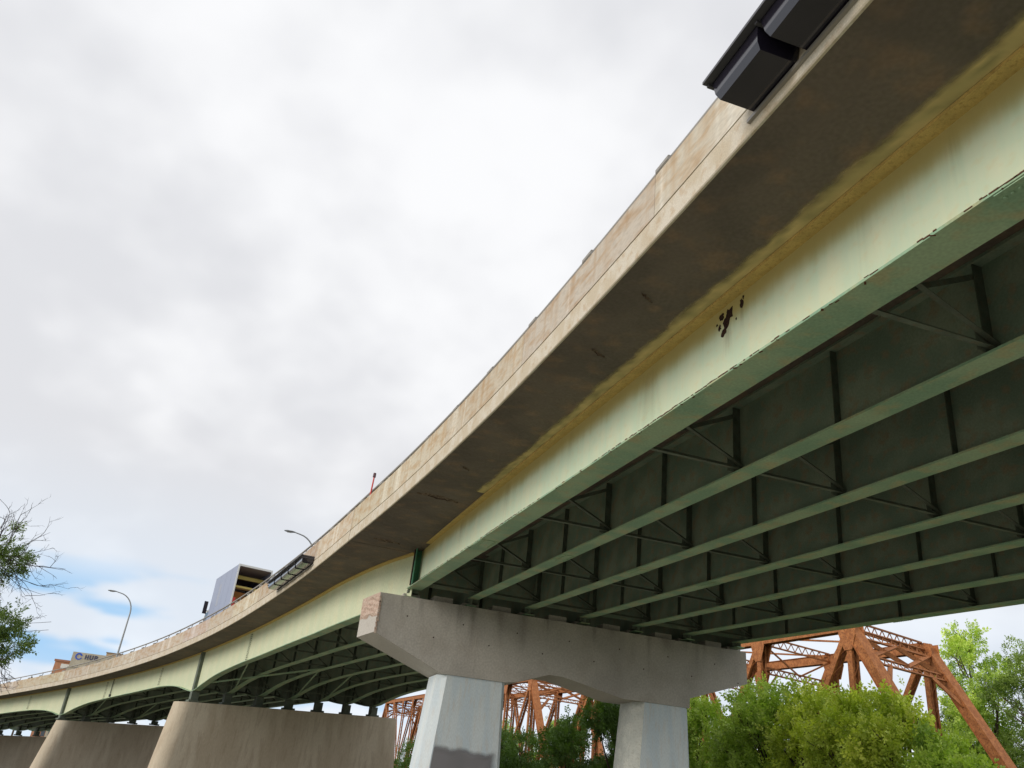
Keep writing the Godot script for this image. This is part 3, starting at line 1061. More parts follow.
func truss_span():
	# local axes: x across (0 = near truss, W = far one), y up from the bottom chord, -z along
	var W = 7.1; var H = 11.6; var P = 8.0; var N = 6
	var root = Node3D.new()
	root.name = numbered("truss_span")
	add_child(root)
	var ex = Vector3.RIGHT; var ey = Vector3.UP
	var skew = 0.3
	var node = func(x, i, top): return Vector3(x, H if top else 0.0, -P * i - skew * x)
	for x in [0.0, W]:
		for e in [[0, 1], [6, 5]]:
			var a = node.call(x, e[0], false); var b = node.call(x, e[1], true)
			var mb = MB.new()
			var z = (b - a).normalized()
			var y = z.cross(ex).normalized()
			var L = a.distance_to(b)
			for s in [-1, 1]:
				mb.frame((a + b) / 2 + ex * s * 0.21, Basis(ex, y, z), Vector3(0.03, 0.26, L / 2))
			var up = y if y.y > 0 else -y
			mb.frame((a + b) / 2 + up * 0.275, Basis(ex, y, z), Vector3(0.31, 0.018, L / 2 + 0.15))
			for s in [-1, 1]:
				mb.frame((a + b) / 2 - up * 0.27 + ex * s * 0.22, Basis(ex, y, z), Vector3(0.09, 0.015, L / 2))
			put(mb, "end_post", M.truss, root, true)
		for i in range(1, 5):
			var a = node.call(x, i, true); var b = node.call(x, i + 1, true)
			var mb = MB.new()
			for s in [-1, 1]:
				mb.box(Vector3(x + s * 0.24 - 0.03, H - 0.26, b.z), Vector3(x + s * 0.24 + 0.03, H + 0.26, a.z))
			mb.box(Vector3(x - 0.36, H + 0.262, b.z), Vector3(x + 0.36, H + 0.295, a.z))
			put(mb, "top_chord", M.truss, root, true)
		for i in N:
			var mb = MB.new()
			for s in [-1, 1]:
				mb.box(Vector3(x + s * 0.22 - 0.025, -0.2, -P * (i + 1) - skew * x), Vector3(x + s * 0.22 + 0.025, 0.2, -P * i - skew * x))
			put(mb, "bottom_chord", M.truss, root, true)
		for i in range(1, 6):
			var mb = MB.new()
			laced(mb, node.call(x, i, false), node.call(x, i, true) + Vector3(0, -0.28, 0), 0.40, 0.36, ex)
			put(mb, "vertical_post", M.truss, root, true)
		for e in [[1, 2], [2, 3], [5, 4], [4, 3]]:
			var mb = MB.new()
			var a = node.call(x, e[0], true); var b = node.call(x, e[1], false)
			laced(mb, a.lerp(b, 0.03), b, 0.4, 0.32, ex)
			put(mb, "diagonal", M.truss, root, true)
		for i in range(1, 6):
			for s in [-1, 1]:
				var mb = MB.new()
				var c = node.call(x, i, true)
				var pts = [Vector2(-0.62, 0.2), Vector2(0.62, 0.2), Vector2(0.66, -0.4), Vector2(0.3, -1.25), Vector2(-0.3, -1.25), Vector2(-0.66, -0.4)]
				var fr = []; var bk = []
				for p in pts:
					fr.append(Vector3(x + s * 0.272, H + p.y, c.z + p.x)); bk.append(Vector3(x + s * 0.288, H + p.y, c.z + p.x))
				mb.prism(pts, fr, bk)
				put(mb, "gusset_plate", M.truss, root, true)
	# cross bracing between the two trusses
	for i in range(1, 6):
		var mb = MB.new()
		lattice(mb, Vector3(0.3, H + 0.05, -P * i), Vector3(W - 0.3, H + 0.05, -P * i - skew * W), 0.5, ey)
		put(mb, "top_strut", M.truss, root, true)
		if i > 1 and i < 5:
			var sw = MB.new()
			lattice(sw, Vector3(0.2, H - 1.7, -P * i), Vector3(W - 0.2, H - 1.7, -P * i - skew * W), 0.35, ey)
			sw.bar(Vector3(0.2, H - 0.2, -P * i), Vector3(W / 2, H - 1.6, -P * i - skew * W / 2), 0.1, 0.06)
			sw.bar(Vector3(W - 0.2, H - 0.2, -P * i - skew * W), Vector3(W / 2, H - 1.6, -P * i - skew * W / 2), 0.1, 0.06)
			sw.bar(Vector3(0.15, H - 3.0, -P * i), Vector3(1.4, H - 1.8, -P * i - skew * 1.4), 0.1, 0.06)
			sw.bar(Vector3(W - 0.15, H - 3.0, -P * i - skew * W), Vector3(W - 1.4, H - 1.8, -P * i - skew * (W - 1.4)), 0.1, 0.06)
			put(sw, "sway_frame", M.truss, root, true)
		if i < 5:
			for e in [[0.3, W - 0.3], [W - 0.3, 0.3]]:
				var d = MB.new()
				d.bar(Vector3(e[0], H + 0.12 + 0.06 * signf(e[0] - 1), -P * i - 0.3 - skew * e[0]), Vector3(e[1], H + 0.12 + 0.06 * signf(e[0] - 1), -P * (i + 1) + 0.3 - skew * e[1]), 0.12, 0.1, ex)
				put(d, "lateral_brace", M.truss, root, true)
	# portals in the planes of the end posts
	for e in [[0, 1], [6, 5]]:
		var a = node.call(0.0, e[0], false); var b = node.call(0.0, e[1], true)
		var dn = (a - b).normalized()
		var exs = Vector3(1, 0, -skew)
		var mb = MB.new()
		lattice(mb, b + dn * 0.4 + exs * 0.25, b + dn * 0.4 + exs * (W - 0.25), 0.55, dn)
		lattice(mb, b + dn * 2.1 + exs * 0.25, b + dn * 2.1 + exs * (W - 0.25), 0.4, dn)
		put(mb, "portal_strut", M.truss, root, true)
		var q = MB.new()
		for s in [[0.3, W / 2], [W - 0.3, W / 2]]:
			q.bar(b + dn * 0.6 + exs * s[0], b + dn * 1.95 + exs * s[1], 0.24, 0.1, ex)
			q.bar(b + dn * 1.95 + exs * s[0], b + dn * 0.6 + exs * s[1], 0.24, 0.1, ex)
		for s in [[0.2, 1.7], [W - 0.2, W - 1.7]]:
			q.bar(b + dn * 3.9 + exs * s[0], b + dn * 2.2 + exs * s[1], 0.24, 0.1, ex)
		put(q, "portal_brace", M.truss, root, true)
	# floor
	for i in range(0, 7):
		var mb = MB.new()
		mb.box(Vector3(0.1, -0.5, -P * i - 0.15), Vector3(W - 0.1, 0.25, -P * i + 0.15))
		put(mb, "floor_beam", M.truss_dark, root, true)
	for x in [1.9, 3.3, 3.8, 5.2]:
		var mb = MB.new()
		mb.box(Vector3(x - 0.12, 0.26, -P * N), Vector3(x + 0.12, 0.7, 0))
		put(mb, "stringer", M.truss_dark, root, true)
	return root

func trusses():
	var drop = 0.0135
	var proto = truss_span()
	var labels = ["rust orange steel truss span nearest the camera, its portal above the bright bushes", "second rust orange truss span, its portal seen between the two pier columns", "farthest rust orange truss span, glimpsed left of the near pier column"]
	for i in 3:
		var u = 27.8 + 48.6 * i
		var at = F(u, 31.0, 8.0 - 11.6 - drop * (u - 36))
		var o = proto if i == 0 else copy_thing(proto, "truss_span", labels[i], at)
		o.position = at
		o.rotation = Vector3(GRADE - drop, 0, 0)
		tag(o, labels[i], "truss bridge", "spans of the railway truss bridge")
	for i in 4:
		var u = 27.2 + 48.6 * i
		var p = F(u, 34.5, 8.0 - 11.6 - drop * (u - 36) - 0.5)
		var t = thing("truss_pier", "plain concrete pier carrying the orange truss spans, " + ["the one nearest the camera", "between the first and second span", "between the second and third span", "the farthest"][i], "bridge pier", Vector3(p.x, -7, p.z), "piers under the truss bridge")
		var mb = MB.new()
		mb.loft([[p + Vector3(-5, 0, -1), p + Vector3(5, 0, -1), p + Vector3(5, 0, 1), p + Vector3(-5, 0, 1)], [Vector3(p.x - 5.6, -7, p.z - 1.5), Vector3(p.x + 5.6, -7, p.z - 1.5), Vector3(p.x + 5.6, -7, p.z + 1.5), Vector3(p.x - 5.6, -7, p.z + 1.5)]])
		put(mb, "shaft", M.pier, t)

# ---------------------------------------------------------------- plants
func spray_mesh(seed, leaflets, lw):
	# a twig of unit length with paired leaflets
	var r = RandomNumberGenerator.new(); r.seed = seed
	var mb = MB.new()
	for i in leaflets:
		var t = 0.15 + 0.85 * i / float(leaflets - 1)
		var s = 1.0 if i % 2 == 0 else -1.0
		var base = Vector3(0, t, -0.15 * t * t)
		var dir = Vector3(s * r.randf_range(0.5, 1.0), r.randf_range(0.1, 0.7), r.randf_range(-0.6, 0.6)).normalized()
		if i == leaflets - 1:
			dir = Vector3(r.randf_range(-0.2, 0.2), 1, r.randf_range(-0.3, 0.2)).normalized()
		var l = r.randf_range(0.30, 0.48)
		var side = dir.cross(Vector3(r.randf_range(-0.5, 0.5), r.randf_range(-0.3, 0.3), 1)).normalized() * l * lw
		var m = base + dir * l * 0.5 + Vector3(0, 0, 0.03)
		var tip = base + dir * l + Vector3(0, -0.05, -0.03)
		var nn = side.cross(dir)
		mb.tri(base, m + side, m - side, nn)
		mb.tri(tip, m + side, m - side, nn)
	var arr = []
	arr.resize(Mesh.ARRAY_MAX)
	arr[Mesh.ARRAY_VERTEX] = mb.v; arr[Mesh.ARRAY_NORMAL] = mb.n; arr[Mesh.ARRAY_COLOR] = mb.c
	var me = ArrayMesh.new()
	me.add_surface_from_arrays(Mesh.PRIMITIVE_TRIANGLES, arr)
	return me

var sprays = {}
func crown(parent, lobes, count, size, c0, c1, seed, mat, mesh, upward = 0.5, gap = 0.0):
	var r = RandomNumberGenerator.new(); r.seed = seed
	var nz = noise(seed + 77, 0.55, 2)
	var tot = 0.0
	for l in lobes:
		tot += l[1].x * l[1].y * l[1].z
	var tr = []; var cl = []
	for l in lobes:
		var n = int(count * (l[1].x * l[1].y * l[1].z) / tot)
		var tint = r.randf()
		for i in n:
			var d = Vector3(r.randfn(), r.randfn(), r.randfn()).normalized()
			var rad = 0.35 + 0.65 * pow(r.randf(), 0.55)
			rad *= 0.85 + 0.35 * nz.get_noise_3dv((l[0] + d * 2.0) * 1.3)
			var p = l[0] + d * l[1] * rad
			if nz.get_noise_3dv(p) < gap - 0.25:
				continue
			if r.randf() < 0.05 and d.y > 0.1:
				p = l[0] + d * l[1] * r.randf_range(1.0, 1.3) + Vector3.UP * r.randf_range(0.0, 0.25)
			var y = (d * (1 - upward) + Vector3.UP * upward + Vector3(r.randfn(), r.randfn(), r.randfn()) * 0.45).normalized()
			var x = y.cross(Vector3(r.randfn(), r.randfn(), r.randfn())).normalized()
			var b = Basis(x, y, x.cross(y)).scaled(Vector3.ONE * size * r.randf_range(0.6, 1.25))
			tr.append(Transform3D(b, p - origin(parent)))
			var t = clampf(0.35 * tint + 0.35 * r.randf() + 0.35 * (0.5 + nz.get_noise_3dv(p * 0.6)), 0, 1)
			cl.append(c0.lerp(c1, t) * r.randf_range(0.8, 1.15))
	var mm = MultiMesh.new()
	mm.transform_format = MultiMesh.TRANSFORM_3D
	mm.use_colors = true
	mm.mesh = mesh
	mm.instance_count = tr.size()
	for i in tr.size():
		mm.set_instance_transform(i, tr[i])
		mm.set_instance_color(i, cl[i])
	var o = MultiMeshInstance3D.new()
	o.multimesh = mm
	o.material_override = mat
	o.name = "crown"
	parent.add_child(o, true)
	o.set_meta("kind", "stuff")
	return o

func limb(mb, a, b, r0, r1, bend, rr, n = 5):
	var pts = []; var rad = []
	var off = Vector3(rr.randfn(), rr.randfn() * 0.4, rr.randfn()) * bend * a.distance_to(b)
	for i in n + 1:
		var t = float(i) / n
		pts.append(a.lerp(b, t) + off * sin(PI * t)); rad.append(lerpf(r0, r1, t))
	mb.tube(pts, rad, 7)

func plant(called, label, category, group, base, lobes, count, size, c0, c1, seed, mat, trunk_r, upward = 0.5, gap = 0.0):
	var rr = RandomNumberGenerator.new(); rr.seed = seed
	var t = thing(called, label, category, base, group)
	var top = lobes[0][0]
	var mb = MB.new()
	var fork = base.lerp(top, 0.45)
	fork.x = lerpf(base.x, fork.x, 0.6)
	limb(mb, base - Vector3(0, 0.4, 0), fork, trunk_r, trunk_r * 0.7, 0.04, rr)
	put(mb, "trunk", M.bark, t)
	for l in lobes:
		var b = MB.new()
		limb(b, fork, l[0] + Vector3(0, -0.1, 0) * l[1].y, trunk_r * 0.55, trunk_r * 0.12, 0.06, rr)
		for k in 4:
			var d = Vector3(rr.randfn(), rr.randfn() * 0.6 + 0.4, rr.randfn()).normalized()
			var s = fork.lerp(l[0], rr.randf_range(0.5, 0.95))
			limb(b, s, l[0] + d * l[1] * 0.8, trunk_r * 0.22, 0.012, 0.08, rr, 4)
		put(b, "limb", M.bark, t)
	crown(t, lobes, count, size, c0, c1, seed, mat, sprays.a if seed % 2 == 0 else sprays.b, upward, gap)
	return t

func ground_y(x, f):
	# the near bank, falling to the river beyond the column pier
	var r = smoothstep(46.0, 74.0, f)
	var far = smoothstep(168.0, 190.0, f)
	return lerpf(lerpf(0.0, -5.5, r), 1.5, far)

func plants():
	sprays.a = spray_mesh(1, 11, 0.20); sprays.b = spray_mesh(2, 9, 0.26); sprays.c = spray_mesh(3, 13, 0.17)
	var bright = leaf_mat(Color(1, 1, 1), Color(0.75, 0.8, 0.35))
	var g0 = Color(0.17, 0.32, 0.05); var g1 = Color(0.72, 0.88, 0.18)
	var y0 = Color(0.28, 0.42, 0.05); var y1 = Color(0.90, 0.95, 0.17)
	var d0 = Color(0.045, 0.095, 0.02); var d1 = Color(0.16, 0.28, 0.05)
	# [x, forward, top y, half width, yellowness, label]
	var list = [
		[25.8, 43.6, 8.1, 2.6, 0, "green bush just right of the pier's right column"],
		[27.2, 40.2, 8.1, 2.5, 0, "loose green bush under the right tip of the pier cap"],
		[26.4, 37.4, 8.2, 2.6, 0, "bushy green shrub in front of the orange gusset plate and post"],
		[26.8, 34.6, 8.1, 2.4, 1, "tallest yellow-green shrub between two orange truss posts"],
		[26.6, 31.4, 7.5, 2.2, 1, "bright yellow-green shrub beside the foot of the nearest sloping end post"],
		[26.2, 28.4, 7.0, 2.0, 1, "yellow-green shrub covering the lower end of the nearest sloping post"],
		[26.4, 26.6, 5.3, 1.3, 0, "lower green shrub between the two sloping end posts"],
		[26.0, 24.9, 4.4, 1.0, 0, "small green shrub at the lower right under the far sloping post"]]
	var k = 0
	for b in list:
		var rr = RandomNumberGenerator.new(); rr.seed = 300 + k
		var base = Vector3(b[0] + 0.4, ground_y(b[0], b[1]), -b[1])
		var lobes = []
		for i in 15:
			var a = TAU * i * 0.382 + rr.randf() * 0.8
			var hh = b[2] * lerpf(0.34, 0.88, fmod(i * 0.618, 1.0))
			var far = b[3] * rr.randf_range(0.25, 0.85) * (1.15 - 0.5 * hh / b[2])
			lobes.append([Vector3(b[0] + cos(a) * far, hh, -b[1] + sin(a) * far), Vector3(b[3] * 0.40, b[2] * rr.randf_range(0.08, 0.13), b[3] * 0.40)])
		lobes.push_front([Vector3(b[0], b[2] * 0.86, -b[1]), Vector3(b[3] * 0.35, b[2] * 0.12, b[3] * 0.35)])
		lobes.append([Vector3(b[0], b[2] * 0.36, -b[1]), Vector3(b[3] * 0.85, b[2] * 0.28, b[3] * 0.85)])
		plant("shrub", b[5], "shrub", "shrubs along the foot of the truss bridge", base, lobes, 3300, 0.5, (y0 if b[4] else g0), (y1 if b[4] else g1), 300 + k, bright, 0.14, 0.6, 0.02)
		k += 1
	# trees seen between the columns, their backlit darkness put into the leaf colours
	var mids = [
		[26.8, 55.0, 9.3, 2.3, "dark green tree standing just left of the right column"],
		[26.6, 62.0, 7.7, 3.0, "dark green tree halfway between the two columns"],
		[25.6, 71.0, 6.6, 3.0, "low dark tree below the second truss portal"],
		[26.4, 79.0, 7.3, 3.2, "dark green tree just right of the left column"],
		[27.0, 118.0, 7.0, 4.5, "green tree in the gap between the wall pier and the left column"]]
	for b in mids:
		var rr = RandomNumberGenerator.new(); rr.seed = 400 + k
		var gy = maxf(ground_y(b[0], b[1]), -3.0)
		var base = Vector3(b[0], gy, -b[1])
		var lobes = [[Vector3(b[0], b[2] - 1.4, -b[1]), Vector3(b[3] * 0.55, 1.5, b[3] * 0.55)]]
		for i in 7:
			var a = TAU * i / 7 + rr.randf()
			lobes.append([Vector3(b[0] + cos(a) * b[3] * 0.6, lerpf(gy + 2.0, b[2] - 1.5, rr.randf_range(0.15, 0.9)), -b[1] + sin(a) * b[3] * 0.6), Vector3(b[3] * 0.55, 1.6, b[3] * 0.55)])
		plant("riverside_tree", b[4], "tree", "trees between the two bridges", base, lobes, 4200, 0.5, d0, d1, 400 + k, bright, 0.18, 0.4, 0.0)
		k += 1
	# trees behind the truss bridge
	var back = [
		[50.0, 45.6, 15.7, 3.3, 0, "tall slender pale green tree behind the far sloping end post"],
		[50.5, 40.0, 13.9, 4.4, 1, "broad dark green tree at the right edge of the view"],
		[53.0, 49.5, 11.2, 3.0, 1, "dark tree low behind the rear truss post"],
		[48.0, 118.0, 12.0, 4.5, 0, "pale green tree behind the second truss portal"],
		[47.0, 140.0, 12.5, 4.5, 0, "pale green tree just right of the left column, far behind"],
		[50.0, 80.0, 9.4, 4.0, 0, "green tree low behind the nearest truss span"]]
	for b in back:
		var rr = RandomNumberGenerator.new(); rr.seed = 500 + k
		var gy = maxf(ground_y(b[0], b[1]), -2.0)
		var base = Vector3(b[0], gy, -b[1])
		var lobes = [[Vector3(b[0], b[2] - 1.1, -b[1]), Vector3(b[3] * 0.4, 1.2, b[3] * 0.4)]]
		for i in 16:
			var a = TAU * i * 0.382 + rr.randf()
			var t = (i + 0.5) / 16.0
			var sp = b[3] * (0.35 + 0.65 * sin(PI * clampf(1.06 - t * 0.92, 0.0, 1.0)))
			lobes.append([Vector3(b[0] + cos(a) * sp * 0.62, lerpf(gy + 2.5, b[2] - 1.2, t), -b[1] + sin(a) * sp * 0.62), Vector3(sp * 0.44, 1.05, sp * 0.44)])
		plant("background_tree", b[5], "tree", "trees behind the truss bridge", base, lobes, 4200, 0.5, (d0 if b[4] else g0), (d1.lerp(g1, 0.3) if b[4] else g1), 500 + k, bright, 0.2, 0.35, 0.03)
		k += 1
	left_tree(bright, d0, d1)

func left_tree(mat, d0, d1):
	var base = Vector3(-8.6, 0, -24.0)
	var t = thing("roadside_tree", "half bare tree reaching in from the left edge with thin dark twigs", "tree", base)
	var r = RandomNumberGenerator.new(); r.seed = 91
	var mb = MB.new()
	limb(mb, base - Vector3(0, 0.3, 0), Vector3(-8.2, 4.2, -24.0), 0.2, 0.13, 0.03, r)
	put(mb, "trunk", M.bark, t)
	var ends = [Vector3(-6.35, 6.0, -24.0), Vector3(-5.9, 4.2, -24.1), Vector3(-6.6, 6.7, -23.8), Vector3(-5.6, 3.5, -23.9), Vector3(-9.6, 7.0, -24.6), Vector3(-10.3, 5.4, -24.6)]
	for e in ends:
		var b = MB.new()
		limb(b, Vector3(-8.2, 4.1, -24.0), e, 0.08, 0.025, 0.06, r)
		put(b, "limb", M.bark, t)
	var tw = MB.new()
	var starts = [[Vector3(-9.6, 7.0, -24.6), 14, 1.3, 0.6], [Vector3(-8.4, 5.4, -24.2), 6, 0.7, 0.5], [Vector3(-6.35, 6.0, -24.0), 22, 1.5, 0.25], [Vector3(-6.5, 6.5, -23.9), 8, 1.0, 0.7], [Vector3(-5.6, 3.5, -23.9), 16, 0.9, -0.5], [Vector3(-5.9, 4.2, -24.1), 6, 1.0, 0.1]]
	for s in starts:
		for i in s[1]:
			var d = Vector3(r.randf_range(-0.4, 1.3) if s[0].x > -8 else r.randf_range(-1.2, 0.3), s[3] + r.randfn() * 0.65, r.randfn() * 0.5).normalized()
			var p = s[0] + Vector3(r.randfn(), r.randfn(), r.randfn()) * 0.12
			twig(tw, p, d, s[2] * r.randf_range(0.5, 1.0), 0.013, 3, r)
	put(tw, "twigs", M.twig, t).set_meta("kind", "stuff")
	crown(t, [[Vector3(-9.7, 7.0, -24.6), Vector3(1.1, 0.8, 1.0)], [Vector3(-9.0, 5.9, -24.4), Vector3(0.9, 0.6, 0.8)], [Vector3(-10.2, 5.4, -24.6), Vector3(0.9, 0.7, 0.9)]], 2200, 0.24, d0 * 1.4, Color(0.22, 0.30, 0.07), 907, mat, sprays.c, 0.1, -0.12)
	crown(t, [[Vector3(-6.2, 6.3, -24.0), Vector3(0.44, 0.6, 0.6)], [Vector3(-5.95, 6.0, -24.0), Vector3(0.40, 0.40, 0.6)], [Vector3(-6.2, 5.85, -24.0), Vector3(0.4, 0.4, 0.6)], [Vector3(-6.1, 6.5, -24.0), Vector3(0.3, 0.3, 0.6)], [Vector3(-5.75, 4.35, -24.0), Vector3(0.62, 0.3, 0.5)], [Vector3(-5.3, 3.95, -24.0), Vector3(0.5, 0.26, 0.4)], [Vector3(-5.6, 3.6, -24.0), Vector3(0.42, 0.22, 0.4)], [Vector3(-6.2, 3.9, -24.0), Vector3(0.5, 0.5, 0.5)]], 1900, 0.24, d0 * 1.4, Color(0.22, 0.30, 0.07), 905, mat, sprays.c, 0.1, -0.12)

func twig(mb, p, d, l, rad, lev, r):
	var pts = [p]; var rr = [rad]
	var q = p; var dd = d
	for i in 4:
		dd = (dd + Vector3(r.randfn(), r.randfn() - 0.15, r.randfn()) * 0.16).normalized()
		q = q + dd * l / 4
		pts.append(q); rr.append(rad * (1.0 - 0.17 * (i + 1)))
		if lev > 0 and r.randf() < 0.62:
			twig(mb, q, (dd + Vector3(r.randfn(), r.randfn(), r.randfn()) * 0.55).normalized(), l * r.randf_range(0.35, 0.6), rad * 0.62, lev - 1, r)
	mb.tube(pts, rr, 4, false)

# ---------------------------------------------------------------- things on and at the bridge
func planters():
	var groups = [[6.22, 0.95, 1.0, -1.0, 4, "black plastic planter trough at the top of the picture"], [45.3, 1.32, 1.45, -1.0, 5, ""]]
	var places = ["nearest the camera", "second along", "third along", "fourth along", "fifth along"]
	var sets = [["black plastic planter tub at the end of the near row, its whole underside in view", "black planter tub second in the near row, cut by the picture's top edge", "black planter tub third in the near row above the picture", "black planter tub last in the near row above the picture"], ["black planter tub at the left end of the far row on the parapet", "black planter tub second from the left in the far row", "middle black planter tub of the far row on the parapet", "black planter tub second from the right in the far row", "black planter tub at the right end of the far row"]]
	for gi in 2:
		var g = groups[gi]
		var u_end = g[0]
		for k in g[4]:
			var u1 = u_end - k * g[2]; var u0 = u1 - g[1]
			var up0 = 0.21 if gi == 0 else 0.27; var top = up0 + 0.32
			var t = thing("planter_tub", sets[gi][k], "planter", D((u0 + u1) / 2, -0.3, up0), "black planter tubs hung on the parapet")
			var mb = MB.new()
			var r0 = []; var r1 = []; var r2 = []
			for q in [[0, 0], [1, 0], [1, 1], [0, 1]]:
				var ua = lerpf(u0 + 0.07, u1 - 0.07, q[0])
				r0.append(D(ua, lerpf(-0.49, -0.03, q[1]), up0))
				r1.append(D(lerpf(u0 + 0.045, u1 - 0.045, q[0]), lerpf(-0.54, -0.02, q[1]), up0 + 0.085))
				r2.append(D(lerpf(u0, u1, q[0]), lerpf(-0.56, -0.015, q[1]), top))
			mb.loft([r0, r1, r2], false)
			mb.quad(r0[0], r0[1], r0[2], r0[3], Vector3.DOWN)
			var body = put(mb, "tub_body", M.black, t)
			var rim = MB.new()
			for e in [[0, 1], [1, 2], [2, 3], [3, 0]]:
				rim.bar(r2[e[0]], r2[e[1]], 0.05, 0.05)
			put(rim, "rim", M.black_rim, t)
			var soil = MB.new()
			soil.quad(r2[0].lerp(r0[0], 0.15), r2[1].lerp(r0[1], 0.15), r2[2].lerp(r0[2], 0.15), r2[3].lerp(r0[3], 0.15), Vector3.UP)
			put(soil, "soil", M.bark, t)
		var ua = u_end + 0.06; var ub = u_end - g[4] * g[2]
		var rk = thing("planter_rack", ["dark metal rack holding the near row of planter tubs", "dark metal rack holding the far row of five planter tubs"][gi], "rack", D((ua + ub) / 2, -0.3, 0.3), "racks for the planter tubs")
		for b in [[-0.61, 0.52 if gi == 0 else 0.58, 0.04, 0.09], [-0.02, 0.16 if gi == 0 else 0.22, 0.05, 0.05]]:
			var mb = MB.new()
			mb.bar(D(ub, b[0], b[1]), D(ua, b[0], b[1]), b[2], b[3])
			put(mb, "rack_rail", M.black_rim if b[0] < -0.1 else M.rail, rk)
		for k in g[4] + 1:
			var u = u_end - k * g[2] + 0.03
			var mb = MB.new()
			mb.bar(D(u, -0.02, 0.48), D(u, -0.60, 0.48), 0.035, 0.04)
			put(mb, "bracket", M.black_rim, rk)

func lamp(label, base, hgt, dir, reach):
	var t = thing("street_lamp", label, "street lamp", base, "street lamps on the bridge")
	var p = MB.new()
	var pts = [base, base + Vector3(0, hgt - 2.1, 0)]; var rad = [0.11, 0.075]
	put_tube(p, pts, rad)
	put(p, "mast", M.galv, t)
	var a = MB.new()
	var ap = []; var ar = []
	for i in 9:
		var k = i / 8.0 * PI * 0.46
		ap.append(base + Vector3(0, hgt - 2.1, 0) + dir * (1.0 - cos(k)) * reach * 0.85 + Vector3(0, sin(k) * 1.9, 0))
		ar.append(lerpf(0.075, 0.05, i / 8.0))
	ap.append(base + dir * reach + Vector3(0, hgt - 0.12, 0)); ar.append(0.045)
	a.tube(ap, ar, 7)
	put(a, "arm", M.galv, t)
	var h = MB.new()
	var e = ap[ap.size() - 1]
	h.loft([oval(e - dir * 0.05, dir, 0.06, 0.05), oval(e + dir * 0.15, dir, 0.15, 0.08), oval(e + dir * 0.55, dir, 0.17, 0.08), oval(e + dir * 0.78, dir, 0.07, 0.04)])
	var head = put(h, "lamp_head", M.galv, t)
	var l = MB.new()
	l.loft([oval(e + dir * 0.2 + Vector3(0, -0.075, 0), dir, 0.11, 0.03), oval(e + dir * 0.55 + Vector3(0, -0.075, 0), dir, 0.12, 0.03)])
	put(l, "lens", M.lamp_glass, head)

func put_tube(mb, pts, rad):
	mb.tube(pts, rad, 10)

func oval(o, dir, w, h):
	var s = dir.cross(Vector3.UP).normalized()
	var r = []
	for i in 8:
		r.append(o + s * cos(TAU * i / 8) * w + Vector3(0, sin(TAU * i / 8) * h, 0))
	return r

